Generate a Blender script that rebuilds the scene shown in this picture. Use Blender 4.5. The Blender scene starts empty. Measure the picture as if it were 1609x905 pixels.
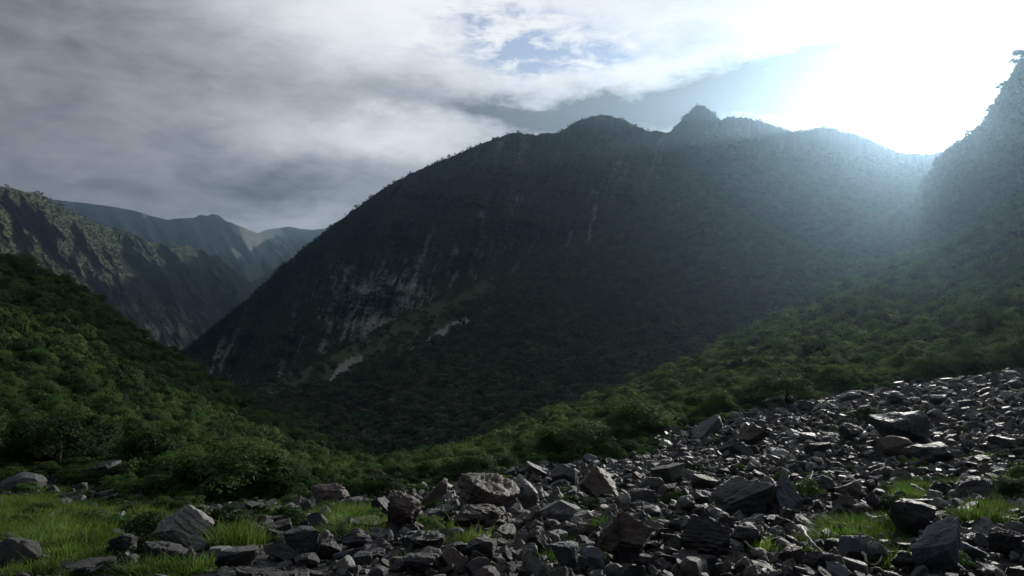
import bpy, math, random
import numpy as np
from mathutils import Vector

C = bpy.context.scene
F = 1149.0                       # focal length in photo pixels (photo 1609 x 905)
CX, CY = 804.5, 452.5
R = math.radians

# ------------------------------------------------------------------ camera, sky, sun, exposure
cam_d = bpy.data.cameras.new('camera'); cam = bpy.data.objects.new('camera', cam_d)
C.collection.objects.link(cam); C.camera = cam
cam.location = (0, 0, 0); cam.rotation_euler = (R(90), 0, 0)
cam_d.sensor_width = 36; cam_d.lens = 36 * F / 1609
cam_d.clip_start = 0.1; cam_d.clip_end = 90000

SUN_AZ = math.atan((1452 - CX) / F)           # to the right of the view direction
SUN_EL = R(11.8)
sdir = Vector((math.sin(SUN_AZ) * math.cos(SUN_EL), math.cos(SUN_AZ) * math.cos(SUN_EL), math.sin(SUN_EL)))
sun_d = bpy.data.lights.new('sun', 'SUN'); sun = bpy.data.objects.new('sun', sun_d)
C.collection.objects.link(sun)
sun_d.energy = 3.5; sun_d.angle = R(0.5); sun_d.color = (1.0, 0.95, 0.87)
sun.rotation_euler = (-sdir).to_track_quat('-Z', 'Y').to_euler()

C.view_settings.view_transform = 'Standard'; C.view_settings.look = 'None'
C.view_settings.exposure = 0.05; C.view_settings.gamma = 1.0
C.view_settings.use_curve_mapping = False
C.render.engine = 'CYCLES'
cy = C.cycles
cy.use_denoising = True
cy.max_bounces = 4; cy.diffuse_bounces = 2; cy.glossy_bounces = 2; cy.transmission_bounces = 2
cy.volume_bounces = 0; cy.transparent_max_bounces = 4
cy.sample_clamp_indirect = 6.0
try: cy.denoising_input_passes = 'RGB_ALBEDO_NORMAL'
except Exception: pass

HAZE_DENSITY = 7.4e-5
HAZE_G = 0.80
SKY_STRENGTH = 0.06


class NT:
    """tiny shader-node helper"""
    def __init__(s, tree): s.t = tree; s.n = tree.nodes; s.l = tree.links
    def node(s, typ, **kw):
        n = s.n.new(typ)
        for k, v in kw.items(): setattr(n, k, v)
        return n
    def put(s, sock, v):
        if isinstance(v, bpy.types.NodeSocket): s.l.new(v, sock)
        elif v is not None: sock.default_value = v
    def m(s, op, a, b=None, c=None, clamp=False):
        n = s.n.new('ShaderNodeMath'); n.operation = op; n.use_clamp = clamp
        for i, v in enumerate((a, b, c)):
            if v is not None: s.put(n.inputs[i], v)
        return n.outputs[0]
    def mix(s, f, a, b, blend='MIX'):
        n = s.n.new('ShaderNodeMix'); n.data_type = 'RGBA'; n.blend_type = blend
        s.put(n.inputs[0], f); s.put(n.inputs[6], a); s.put(n.inputs[7], b)
        return n.outputs[2]
    def noise(s, vec, scale, detail=4, rough=0.55, dist=0.0, typ='FBM'):
        n = s.n.new('ShaderNodeTexNoise'); n.noise_dimensions = '3D'
        if vec is not None: s.l.new(vec, n.inputs['Vector'])
        n.inputs['Scale'].default_value = scale; n.inputs['Detail'].default_value = detail
        n.inputs['Roughness'].default_value = rough; n.inputs['Distortion'].default_value = dist
        return n.outputs['Fac']
    def ramp(s, f, stops):
        n = s.n.new('ShaderNodeValToRGB'); s.l.new(f, n.inputs[0])
        e = n.color_ramp.elements
        while len(e) > 1: e.remove(e[-1])
        e[0].position = stops[0][0]; e[0].color = tuple(stops[0][1]) + (1,)
        for p, c in stops[1:]:
            x = e.new(p); x.color = tuple(c) + (1,)
        return n.outputs[0]
    def comb(s, x, y, z):
        n = s.n.new('ShaderNodeCombineXYZ')
        for i, v in enumerate((x, y, z)): s.put(n.inputs[i], v)
        return n.outputs[0]
    def smooth(s, v, a, b):
        n = s.n.new('ShaderNodeMapRange'); n.interpolation_type = 'SMOOTHSTEP'
        s.put(n.inputs[0], v); n.inputs[1].default_value = a; n.inputs[2].default_value = b
        return n.outputs[0]


def sky_ang(px, py):
    """direction of a point of the sky as (azimuth, elevation) in degrees"""
    x, z = (px - CX) / F, -(py - CY) / F
    return math.degrees(math.atan(x)), math.degrees(math.atan(z / math.hypot(1, x)))


world = bpy.data.worlds.new('World'); C.world = world; world.use_nodes = True
w = NT(world.node_tree); w.n.clear()
tc = w.node('ShaderNodeTexCoord')
sep = w.node('ShaderNodeSeparateXYZ'); w.l.new(tc.outputs['Generated'], sep.inputs[0])
X, Y, Z = sep.outputs
azd = w.m('MULTIPLY', w.m('ARCTAN2', X, Y), 57.29578)
eld = w.m('MULTIPLY', w.m('ARCSINE', Z), 57.29578)
base = w.comb(azd, eld, 0.0)
# cloud coordinates stretched sideways, then warped so nothing is a clean ellipse
flat = w.comb(w.m('MULTIPLY', azd, 0.045), w.m('MULTIPLY', eld, 0.11), 3.3)
wn = w.node('ShaderNodeTexNoise'); w.l.new(flat, wn.inputs['Vector'])
wn.inputs['Scale'].default_value = 1.6; wn.inputs['Detail'].default_value = 6; wn.inputs['Roughness'].default_value = 0.62
wsep = w.node('ShaderNodeSeparateColor'); w.l.new(wn.outputs['Color'], wsep.inputs[0])
U = w.m('ADD', azd, w.m('MULTIPLY', w.m('SUBTRACT', wsep.outputs[0], 0.5), 15.0))
V = w.m('ADD', eld, w.m('MULTIPLY', w.m('SUBTRACT', wsep.outputs[1], 0.5), 9.0))


def blob(px, py, sx, sy, amp):
    a, e = sky_ang(px, py); k = 57.29578 / F
    du = w.m('MULTIPLY', w.m('SUBTRACT', U, a), 1 / (sx * k)); dv = w.m('MULTIPLY', w.m('SUBTRACT', V, e), 1 / (sy * k))
    r2 = w.m('ADD', w.m('MULTIPLY', du, du), w.m('MULTIPLY', dv, dv))
    return w.m('MULTIPLY', w.m('EXPONENT', w.m('MULTIPLY', r2, -1.0)), amp)


# brightness of the cloud deck (linear): thick and grey to the left, thin and glaring towards the sun
BLOBS = [
    (560, 5, 190, 70, .62), (760, 25, 200, 60, .45), (950, 60, 260, 60, .35), (700, 60, 120, 70, 0.35), (640, 212, 130, 30, 0.55), (470, 200, 160, 40, 0.12),
    (400, 350, 220, 22, 0.16), (1250, 30, 480, 90, 0.35), (1450, 200, 140, 50, 0.5), (920, 110, 170, 45, 0.55),
    (30, 40, 240, 130, -0.07), (830, 170, 150, 36, -0.30), (1000, 172, 190, 28, -0.42), (1240, 172, 150, 24, -0.8), (1190, 205, 160, 22, -0.3), (1130, 125, 130, 18, -0.5), (1390, 140, 130, 20, -1.1), (1270, 90, 130, 18, -0.7), (1080, 60, 110, 16, -0.4), (1560, 120, 90, 16, -0.5), (700, 140, 160, 50, -0.1), (250, 300, 320, 50, -0.06), (480, 290, 150, 36, -0.08),
]
acc = None
for b in BLOBS:
    o = blob(*b); acc = o if acc is None else w.m('ADD', acc, o)
dt = w.node('ShaderNodeVectorMath', operation='DOT_PRODUCT')
w.l.new(tc.outputs['Generated'], dt.inputs[0]); dt.inputs[1].default_value = tuple(sdir)
cosv = w.m('MINIMUM', dt.outputs['Value'], 1.0)
ang = w.m('MULTIPLY', w.m('ARCCOSINE', cosv), 57.29578)
front = w.m('EXPONENT', w.m('MULTIPLY', ang, -1 / 42.0))
deck = w.m('ADD', w.m('MULTIPLY', front, 0.30), w.m('SUBTRACT', 0.145, w.m('MULTIPLY', w.smooth(ang, 72, 120), 0.11)))  # unseen deck behind the camera is dimmed, added to deepen contrast
n1 = w.noise(flat, 4.2, 9, 0.58, 0.4); n2 = w.noise(flat, 9.0, 7, 0.62, 0.3)
tex = w.m('ADD', w.m('MULTIPLY', w.m('SUBTRACT', n1, 0.5), 1.1), w.m('MULTIPLY', w.m('SUBTRACT', n2, 0.5), 0.5))
bright = w.m('ADD', w.m('ADD', deck, acc), w.m('MULTIPLY', tex, w.m('ADD', w.m('MULTIPLY', front, 1.0), -0.03)))
bright = w.m('MAXIMUM', bright, w.m('ADD', 0.045, w.m('MULTIPLY', front, 0.10)))
bright = w.m('MULTIPLY', w.m('SUBTRACT', 1.0, w.m('EXPONENT', w.m('MULTIPLY', bright, -1 / 0.58))), 1.02)
tint = w.ramp(w.m('MINIMUM', bright, 1.0), [(0.0, (0.86, 0.95, 1.12)), (0.3, (0.92, 0.97, 1.07)), (0.6, (0.97, 1.0, 1.04)), (1.0, (1.0, 1.0, 1.0))])
cl = w.node('ShaderNodeVectorMath', operation='SCALE'); w.l.new(tint, cl.inputs[0]); w.l.new(bright, cl.inputs['Scale'])
# clear blue holes in the deck: the sky texture behind shows
hole = w.m('ADD', blob(850, 78, 150, 34, 1.3), w.m('ADD', blob(1180, 85, 70, 22, 0.45), blob(1390, 140, 80, 14, 0.5)))
hole = w.m('MINIMUM', w.m('MULTIPLY', hole, w.smooth(n2, 0.3, 0.7), clamp=True), 0.7)
sky = w.node('ShaderNodeTexSky'); sky.sky_type = 'NISHITA'; sky.sun_disc = False
sky.sun_elevation = SUN_EL; sky.sun_rotation = SUN_AZ; sky.altitude = 1500
skyc = w.node('ShaderNodeVectorMath', operation='SCALE'); w.l.new(sky.outputs[0], skyc.inputs[0]); skyc.inputs['Scale'].default_value = 1.0
blue = w.mix(1.0, skyc.outputs[0], (0.85, 1.1, 1.6, 1), 'MULTIPLY')
clS = w.node('ShaderNodeVectorMath', operation='SCALE'); w.l.new(cl.outputs[0], clS.inputs[0]); clS.inputs['Scale'].default_value = 1 / SKY_STRENGTH
skymix = w.mix(hole, clS.outputs[0], blue)
# aureole of the sun in thin cloud
a2 = w.m('MULTIPLY', w.m('MULTIPLY', ang, ang), -1.0)
aur = w.m('ADD', w.m('MULTIPLY', w.m('EXPONENT', w.m('MULTIPLY', a2, 1 / 9.0)), 4.0),
          w.m('MULTIPLY', w.m('EXPONENT', w.m('MULTIPLY', ang, -1 / 5.0)), 0.4))
aurc = w.node('ShaderNodeVectorMath', operation='SCALE'); aurc.inputs[0].default_value = (1.0, 0.98, 0.94)
w.l.new(w.m('MULTIPLY', aur, 1 / SKY_STRENGTH), aurc.inputs['Scale'])
tot = w.node('ShaderNodeVectorMath', operation='ADD'); w.l.new(skymix, tot.inputs[0]); w.l.new(aurc.outputs[0], tot.inputs[1])
bg = w.node('ShaderNodeBackground'); w.l.new(tot.outputs[0], bg.inputs[0]); bg.inputs[1].default_value = SKY_STRENGTH
wo = w.node('ShaderNodeOutputWorld'); w.l.new(bg.outputs[0], wo.inputs[0])
world.cycles.sampling_method = 'MANUAL'; world.cycles.sample_map_resolution = 1024

# ------------------------------------------------------------------ numpy noise
def _h(ix, iy, iz, seed):
    n = (ix * 374761393 + iy * 668265263 + iz * 2147483647 + seed * 1274126177) & 0xffffffff
    n = ((n ^ (n >> 13)) * 1274126177) & 0xffffffff
    n = ((n ^ (n >> 16)) * 2246822519) & 0xffffffff
    return (n ^ (n >> 15)) & 0xffffffff


def pn2(x, y, seed=0):
    x = np.asarray(x, float); y = np.asarray(y, float)
    x0 = np.floor(x).astype(np.int64); y0 = np.floor(y).astype(np.int64)
    fx, fy = x - x0, y - y0
    u = fx ** 3 * (fx * (fx * 6 - 15) + 10); v = fy ** 3 * (fy * (fy * 6 - 15) + 10)
    def g(a, b):
        t = _h(x0 + a, y0 + b, 0 * x0, seed) * (2 * math.pi / 4294967296.0)
        return np.cos(t) * (fx - a) + np.sin(t) * (fy - b)
    return ((g(0, 0) * (1 - u) + g(1, 0) * u) * (1 - v) + (g(0, 1) * (1 - u) + g(1, 1) * u) * v) * 1.4


def fbm2(x, y, octv=4, seed=0, gain=0.5):
    s, a, t = 0, 1.0, 0
    for i in range(octv):
        s = s + a * pn2(x * 2 ** i, y * 2 ** i, seed + i * 17); t += a; a *= gain
    return s / t


def rid2(x, y, octv=4, seed=0, gain=0.5):
    s, a, t = 0, 1.0, 0
    for i in range(octv):
        s = s + a * (1 - 2 * np.abs(pn2(x * 2 ** i, y * 2 ** i, seed + i * 13))); t += a; a *= gain
    return s / t


def vn3(p, seed=0):
    i0 = np.floor(p).astype(np.int64); f = p - i0; u = f * f * (3 - 2 * f)
    def g(a, b, c): return _h(i0[:, 0] + a, i0[:, 1] + b, i0[:, 2] + c, seed) / 2147483648.0 - 1
    def L(a, b, t): return a + (b - a) * t
    return L(L(L(g(0, 0, 0), g(1, 0, 0), u[:, 0]), L(g(0, 1, 0), g(1, 1, 0), u[:, 0]), u[:, 1]),
             L(L(g(0, 0, 1), g(1, 0, 1), u[:, 0]), L(g(0, 1, 1), g(1, 1, 1), u[:, 0]), u[:, 1]), u[:, 2])


def fbm3(p, octv=4, seed=0, gain=0.5):
    s, a, t = 0, 1.0, 0
    for i in range(octv):
        s = s + a * vn3(p * 2 ** i + 5.3 * i, seed + i * 7); t += a; a *= gain
    return s / t


def P(px, py, d): return ((px - CX) / F * d, d, -(py - CY) / F * d)


# ------------------------------------------------------------------ objects
def mesh_from(name, verts, faces, mat=None, smooth=False, k=4):
    verts = np.asarray(verts, np.float32); faces = np.asarray(faces, np.int32)
    me = bpy.data.meshes.new(name)
    me.vertices.add(len(verts)); me.vertices.foreach_set('co', verts.ravel())
    me.loops.add(faces.size); me.loops.foreach_set('vertex_index', faces.ravel())
    me.polygons.add(len(faces))
    me.polygons.foreach_set('loop_start', np.arange(0, faces.size, faces.shape[1], dtype=np.int32))
    if smooth: me.polygons.foreach_set('use_smooth', np.ones(len(faces), bool))
    me.update(calc_edges=True)
    if mat: me.materials.append(mat)
    return me


def link(name, data, parent=None):
    o = bpy.data.objects.new(name, data); C.collection.objects.link(o)
    if parent: o.parent = parent
    return o


def tag(o, label=None, cat=None, group=None, kind=None):
    if label: o['label'] = label
    if cat: o['category'] = cat
    if group: o['group'] = group
    if kind: o['kind'] = kind
    return o


def attr(me, name, vals):
    a = me.attributes.new(name, 'FLOAT', 'POINT'); a.data.foreach_set('value', np.asarray(vals, np.float32).ravel())


# ------------------------------------------------------------------ materials
def material(name):
    m = bpy.data.materials.new(name); m.use_nodes = True
    t = NT(m.node_tree); t.n.clear()
    return m, t, t.node('ShaderNodeOutputMaterial')


def bsdf(t, col, rough=0.8, spec=0.3):
    b = t.node('ShaderNodeBsdfPrincipled'); t.put(b.inputs['Base Color'], col)
    t.put(b.inputs['Roughness'], rough); t.put(b.inputs['Specular IOR Level'], spec)
    return b


def bump(t, h, strength, dist):
    n = t.node('ShaderNodeBump'); n.inputs['Strength'].default_value = strength; n.inputs['Distance'].default_value = dist
    t.l.new(h, n.inputs['Height']); return n.outputs[0]


def geo_pos(t): return t.node('ShaderNodeNewGeometry').outputs['Position']


def at(t, name):
    n = t.node('ShaderNodeAttribute'); n.attribute_name = name; return n.outputs['Fac']


def leaf_mat(name, cols, trans=0.35, scale=0.02, vary=0.6):
    m, t, out = material(name)
    oi = t.node('ShaderNodeObjectInfo')
    pos = geo_pos(t)
    n = t.noise(pos, scale, 3, 0.6)
    n3 = t.noise(pos, 1.7, 2, 0.5)
    f = t.m('ADD', t.m('MULTIPLY', oi.outputs['Random'], vary), t.m('MULTIPLY', n, 1 - vary))
    col = t.ramp(f, cols)
    hsv = t.node('ShaderNodeHueSaturation'); t.l.new(col, hsv.inputs['Color'])
    rnd = t.m('FRACT', t.m('MULTIPLY', oi.outputs['Random'], 57.31))
    t.l.new(t.m('MULTIPLY', t.m('ADD', 0.55, t.m('MULTIPLY', n3, 0.9)), t.m('ADD', 0.45, t.m('MULTIPLY', rnd, 1.2))), hsv.inputs['Value'])
    b = bsdf(t, hsv.outputs[0], 0.7, 0.2)
    tr = t.node('ShaderNodeBsdfTranslucent'); t.l.new(hsv.outputs[0], tr.inputs['Color'])
    mx = t.node('ShaderNodeMixShader'); mx.inputs[0].default_value = trans
    t.l.new(b.outputs[0], mx.inputs[1]); t.l.new(tr.outputs[0], mx.inputs[2]); t.l.new(mx.outputs[0], out.inputs[0])
    return m


M_shrub = leaf_mat('shrub_leaves', [(0.1, (0.028, 0.062, 0.016)), (0.4, (0.052, 0.108, 0.024)), (0.6, (0.078, 0.14, 0.032)), (0.85, (0.11, 0.155, 0.045)), (1.0, (0.12, 0.105, 0.04))], 0.5)
M_tree = leaf_mat('tree_leaves', [(0.15, (0.020, 0.052, 0.018)), (0.42, (0.034, 0.078, 0.026)), (0.55, (0.050, 0.085, 0.028)), (0.62, (0.072, 0.066, 0.034)), (0.8, (0.060, 0.060, 0.03)), (1.0, (0.04, 0.08, 0.02))], 0.08, 0.006, 0.4)
M_grass = leaf_mat('grass_blades', [(0.1, (0.055, 0.12, 0.018)), (0.45, (0.12, 0.21, 0.035)), (0.7, (0.18, 0.235, 0.05)), (1.0, (0.26, 0.24, 0.09))], 0.4, 0.9, 0.3)


def bark_mat(name, c1, c2, rough=0.85):
    m, t, out = material(name)
    tcn = t.node('ShaderNodeTexCoord')
    n = t.noise(tcn.outputs['Object'], 9, 5, 0.6)
    b = bsdf(t, t.ramp(n, [(0.3, c1), (0.7, c2)]), rough)
    t.l.new(bump(t, n, 0.5, 0.02), b.inputs['Normal']); t.l.new(b.outputs[0], out.inputs[0]); return m


M_bark = bark_mat('bark', (0.05, 0.04, 0.03), (0.13, 0.11, 0.09))
M_dead = bark_mat('dead_wood', (0.28, 0.25, 0.22), (0.55, 0.5, 0.44), 0.6)


def rock_mat(name, dark, mid, pale, pale_at=0.62, rough=0.5):
    m, t, out = material(name)
    tcn = t.node('ShaderNodeTexCoord'); oi = t.node('ShaderNodeObjectInfo')
    off = t.node('ShaderNodeVectorMath', operation='ADD'); t.l.new(tcn.outputs['Object'], off.inputs[0])
    sc = t.node('ShaderNodeVectorMath', operation='SCALE'); sc.inputs[0].default_value = (31, 17, 23); t.l.new(oi.outputs['Random'], sc.inputs['Scale'])
    t.l.new(sc.outputs[0], off.inputs[1]); p = off.outputs[0]
    n1 = t.noise(p, 1.6, 8, 0.68, 0.4); n2 = t.noise(p, 7.0, 8, 0.72); n3 = t.noise(p, 30.0, 4, 0.7)
    f = t.m('ADD', t.m('MULTIPLY', n1, 0.5), t.m('ADD', t.m('MULTIPLY', n2, 0.35), t.m('MULTIPLY', n3, 0.15)))
    f = t.m('ADD', f, t.m('MULTIPLY', t.m('SUBTRACT', oi.outputs['Random'], 0.5), 0.16))
    col = t.ramp(f, [(0.38, dark), (0.48, mid), (pale_at - .02, mid), (pale_at + 0.06, pale)])
    li = t.noise(p, 4.2, 9, 0.78, 0.8)
    col = t.mix(t.m('MULTIPLY', t.smooth(li, 0.56, 0.66), 0.55), col, (pale[0] * .95, pale[1] * 1.0, pale[2] * .82, 1))
    col = t.mix(t.m('MULTIPLY', t.smooth(n3, 0.45, 0.7), 0.35), col, (dark[0] * .6, dark[1] * .6, dark[2] * .6, 1))
    b = bsdf(t, col, t.m('ADD', rough - .16, t.m('MULTIPLY', n2, 0.5)), 0.45)
    h = t.m('ADD', t.m('MULTIPLY', n2, 1.0), t.m('MULTIPLY', n3, 0.35))
    t.l.new(bump(t, h, 0.9, 0.06), b.inputs['Normal']); t.l.new(b.outputs[0], out.inputs[0]); return m


M_rock = {
    'dark': rock_mat('dark_rock', (0.013, 0.012, 0.015), (0.038, 0.036, 0.041), (0.20, 0.19, 0.19)),
    'grey': rock_mat('grey_rock', (0.024, 0.024, 0.027), (0.072, 0.07, 0.075), (0.28, 0.27, 0.26), 0.57),
    'pale': rock_mat('pale_rock', (0.05, 0.05, 0.05), (0.22, 0.215, 0.20), (0.5, 0.48, 0.44), 0.54, 0.42),
    'brown': rock_mat('brown_rock', (0.028, 0.018, 0.015), (0.088, 0.062, 0.052), (0.22, 0.19, 0.16)),
    'blue': rock_mat('blue_grey_rock', (0.025, 0.03, 0.038), (0.085, 0.10, 0.12), (0.22, 0.25, 0.28), 0.6, 0.4),
    'green': rock_mat('greenish_rock', (0.025, 0.028, 0.022), (0.085, 0.09, 0.07), (0.22, 0.22, 0.17)),
}


def terrain_mat(name, veg, veg2, rock, rock2, meadow, scree, nscale, bdist):
    m, t, out = material(name)
    p = geo_pos(t)
    n1 = t.noise(p, nscale, 7, 0.65); n2 = t.noise(p, nscale * 7, 6, 0.7)
    col = t.ramp(n1, [(0.35, veg), (0.65, veg2)])
    rk = t.ramp(n2, [(0.35, rock), (0.62, rock2)])
    col = t.mix(at(t, 'meadow'), col, t.mix(n2, (meadow[0] * .6, meadow[1] * .6, meadow[2] * .6, 1), tuple(meadow) + (1,)))
    col = t.mix(at(t, 'rock'), col, rk)
    col = t.mix(at(t, 'scree'), col, tuple(scree) + (1,))
    b = bsdf(t, col, 0.85, 0.2)
    h = t.m('ADD', n1, t.m('MULTIPLY', n2, 0.5))
    t.l.new(bump(t, h, 0.8, bdist), b.inputs['Normal']); t.l.new(b.outputs[0], out.inputs[0]); return m


M_hill = terrain_mat('hillside_soil', (0.02, 0.028, 0.012), (0.035, 0.05, 0.018), (0.1, 0.1, 0.1), (0.2, 0.2, 0.2), (0.08, 0.12, 0.03), (0.2, 0.2, 0.2), 0.3, 0.5)
M_mount = terrain_mat('mountain_rock', (0.018, 0.026, 0.014), (0.03, 0.04, 0.02), (0.035, 0.036, 0.037), (0.36, 0.35, 0.33), (0.05, 0.092, 0.027), (0.30, 0.27, 0.25), 0.02, 6)
M_far = terrain_mat('far_mountain', (0.03, 0.05, 0.02), (0.06, 0.09, 0.033), (0.12, 0.13, 0.09), (0.30, 0.29, 0.24), (0.08, 0.12, 0.04), (0.35, 0.33, 0.3), 0.004, 30)

# ------------------------------------------------------------------ landforms
def smooth_rows(a, k):
    if k < 2: return a
    ker = np.hanning(k + 2)[1:-1]; ker /= ker.sum()
    p = np.pad(a, k, mode='reflect', reflect_type='odd')
    return np.convolve(p, ker, 'same')[k:-k]


class Landform:
    """rows: list of polylines [(px, py, depth)...] from the crest down to the foot; columns fan out in depth."""
    def __init__(s, rows, px0, px1, nx, steps, disp, back=(), ridge_noise=0.0, seed=1, smooths=None):
        s.u = np.linspace(px0, px1, nx)
        pys, ds = [], []
        step = (px1 - px0) / nx
        for i, r in enumerate(rows):
            a = np.array(r, float)
            py = np.interp(s.u, a[:, 0], a[:, 1]); d = np.interp(s.u, a[:, 0], a[:, 2])
            k = int((smooths[i] if smooths else (0 if i == 0 else 40)) / step)
            py = smooth_rows(py, k); d = smooth_rows(d, max(k, int(50 / step)))
            if i == 0 and ridge_noise:
                py = py + ridge_noise * (fbm2(s.u / 18, s.u * 0, 5, seed + 5, 0.68))
            pys.append(py); ds.append(d)
        gp, gd, gv = [], [], []
        for i in range(len(rows) - 1):
            n = steps[i]
            for j in range(n + (1 if i == len(rows) - 2 else 0)):
                t = j / n
                gp.append(pys[i] * (1 - t) + pys[i + 1] * t)
                gd.append(np.exp(np.log(ds[i]) * (1 - t) + np.log(ds[i + 1]) * t)); gv.append(i + t)
        s.PY = np.array(gp); D = np.array(gd); s.V = np.repeat(np.array(gv)[:, None], nx, 1); s.PX = np.repeat(s.u[None], len(gv), 0)
        s.D = D * (1 + disp(s.PX, s.PY, s.V))
        Xs = (s.PX - CX) / F * s.D; Ys = s.D; Zs = -(s.PY - CY) / F * s.D
        s.front = np.stack([Xs, Ys, Zs], -1)
        bk = []
        for (kd, drop) in back:                         # far side of the ridge, falling away behind the crest
            c = s.front[0].copy(); dd = s.D[0] * kd
            z = c[:, 2] - s.D[0] * drop
            c[:, 0] += dd * (s.u - CX) / F; c[:, 1] += dd; c[:, 2] = z
            bk.append(c)
        s.nb = len(bk)
        s.grid = np.concatenate([np.array(bk[::-1]), s.front], 0) if bk else s.front

    def faces(s):
        ny, nx = s.grid.shape[:2]; i = np.arange(ny * nx).reshape(ny, nx)
        return np.stack([i[:-1, :-1].ravel(), i[1:, :-1].ravel(), i[1:, 1:].ravel(), i[:-1, 1:].ravel()], -1)

    def build(s, name, mat, attrs):
        me = mesh_from(name, s.grid.reshape(-1, 3), s.faces(), mat, True)
        for k in ('rock', 'meadow', 'scree'):
            v = attrs.get(k); full = np.zeros(s.grid.shape[:2])
            if v is not None: full[s.nb:] = v
            attr(me, k, full)
        o = link(name, me); return tag(o, kind='structure')

    def sample(s, n, rng, dens=None, vmax=99):
        """random points on the front, uniform over true area times dens"""
        g = s.front; a = g[1:, :-1] - g[:-1, :-1]; b = g[:-1, 1:] - g[:-1, :-1]
        ar = np.linalg.norm(np.cross(a, b), axis=-1)
        c = lambda q: (q[:-1, :-1] + q[1:, 1:]) / 2
        wgt = ar * (dens[:-1, :-1] if dens is not None else 1) * (c(s.V) < vmax)
        cdf = np.cumsum(wgt.ravel()); r = rng.random(n) * cdf[-1]
        k = np.searchsorted(cdf, r); k = np.minimum(k, len(cdf) - 1); i, j = np.unravel_index(k, wgt.shape)
        f1, f2 = rng.random(n)[:, None], rng.random(n)[:, None]
        return g[i, j] + a[i, j] * f1 + b[i, j] * f2, i, j


def gauss(x, c, s): return np.exp(-((x - c) / s) ** 2)
def sstep(x, a, b):
    t = np.clip((x - a) / (b - a), 0, 1); return t * t * (3 - 2 * t)


def seg_mask(PX, PY, x0, y0, x1, y1, wd):
    dx, dy = x1 - x0, y1 - y0; L = dx * dx + dy * dy
    t = np.clip(((PX - x0) * dx + (PY - y0) * dy) / L, 0, 1)
    return np.hypot(PX - x0 - t * dx, PY - y0 - t * dy) / wd


rng = np.random.default_rng(7)
FOOT = [(-700, 770, 34), (-200, 752, 31), (0, 748, 30), (120, 738, 32), (220, 757, 29), (330, 787, 26), (430, 777, 28), (520, 772, 30), (620, 765, 33),
        (820, 737, 38), (950, 706, 43), (1060, 678, 48), (1150, 650, 53), (1300, 624, 60), (1450, 606, 64), (1609, 585, 66), (1750, 560, 70), (2300, 480, 75)]
CREST = [(-700, 68, 240), (-300, 258, 250), (0, 408, 260), (100, 446, 270), (150, 478, 275), (200, 516, 280), (240, 548, 280), (285, 574, 280), (330, 602, 275), (400, 648, 265),
         (450, 676, 250), (500, 702, 235), (540, 722, 215), (600, 742, 190), (650, 738, 165), (700, 722, 165), (800, 688, 170), (900, 650, 185), (1000, 610, 205),
         (1100, 566, 235), (1200, 516, 275), (1300, 458, 330), (1400, 414, 390), (1450, 396, 420), (1500, 376, 440), (1550, 346, 450), (1609, 324, 460), (1700, 286, 480), (2300, 76, 520)]


def near_disp(PX, PY, V):
    s = PX + 0.9 * PY
    return (0.12 * fbm2(s / 160, PY / 300, 3, 3) + 0.08 * fbm2(PX / 50, PY / 40, 3, 9)) * np.minimum(1, (1 - V) * 6) * np.minimum(1, V * 8 + .4)


hl = Landform([CREST, FOOT], -700, 620, 260, [200], near_disp, back=((0.05, .03), (.2, 0.12), (0.6, .4)), seed=3, smooths=[30, 30])
hr = Landform([CREST, FOOT], 620, 2300, 320, [200], near_disp, back=((0.05, .03), (.2, 0.12), (0.5, .35)), seed=3, smooths=[30, 30])
hl.build('left_hillside', M_hill, {}); hr.build('right_hillside', M_hill, {})

# main mountain
E_RIDGE = [(-500, 1000, 1300), (100, 740, 1350), (240, 600, 1380), (285, 556, 1400), (330, 517, 1420), (380, 478, 1430), (400, 458, 1440), (440, 422, 1450), (480, 388, 1460), (520, 357, 1470), (560, 327, 1480), (600, 298, 1490), (650, 270, 1500),
           (700, 250, 1520), (735, 234, 1540), (780, 217, 1550), (800, 210, 1560), (815, 208, 1570), (830, 211, 1570), (845, 213, 1580), (856, 208, 1580), (870, 210, 1590), (885, 205, 1600), (905, 191, 1600), (930, 183, 1610), (950, 180, 1610), (975, 186, 1620),
           (1000, 198, 1630), (1020, 205, 1640), (1045, 208, 1640), (1055, 207, 1640), (1062, 197, 1630), (1070, 188, 1625), (1077, 180, 1620), (1082, 178, 1620), (1089, 170, 1620), (1095, 164, 1620), (1100, 167, 1620), (1106, 165, 1620), (1112, 171, 1625), (1121, 178, 1630), (1127, 184, 1630), (1133, 189, 1640), (1140, 187, 1640), (1148, 184, 1640), (1160, 184, 1640),
           (1175, 187, 1630), (1200, 193, 1620), (1225, 202, 1610), (1240, 208, 1600), (1255, 209, 1600), (1270, 205, 1590), (1290, 201, 1580), (1310, 204, 1570), (1330, 210, 1560), (1350, 215, 1550), (1370, 223, 1540), (1395, 234, 1520), (1420, 241, 1500),
           (1450, 244, 1480), (1490, 240, 1460), (1550, 215, 1440), (1700, 150, 1400), (2300, -50, 1300)]
E_BASE = [(-500, 1050, 1050), (240, 622, 1060), (285, 606, 1060), (350, 612, 1050), (400, 612, 1040), (450, 592, 1040), (500, 570, 1040), (600, 520, 1050), (700, 468, 1070), (770, 438, 1090), (860, 425, 1120),
          (960, 368, 1220), (1060, 300, 1380), (1130, 268, 1450), (1200, 268, 1430), (1300, 280, 1380), (1450, 300, 1300), (1700, 260, 1200), (2300, 200, 1100)]
E_FOOT = [(-500, 1200, 600), (100, 760, 560), (240, 690, 520), (400, 690, 460), (450, 705, 440), (530, 745, 400), (600, 755, 380), (650, 750, 380), (900, 670, 420), (1100, 590, 480), (1300, 490, 600), (1450, 430, 700), (1700, 360, 800), (2300, 280, 800)]


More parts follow.
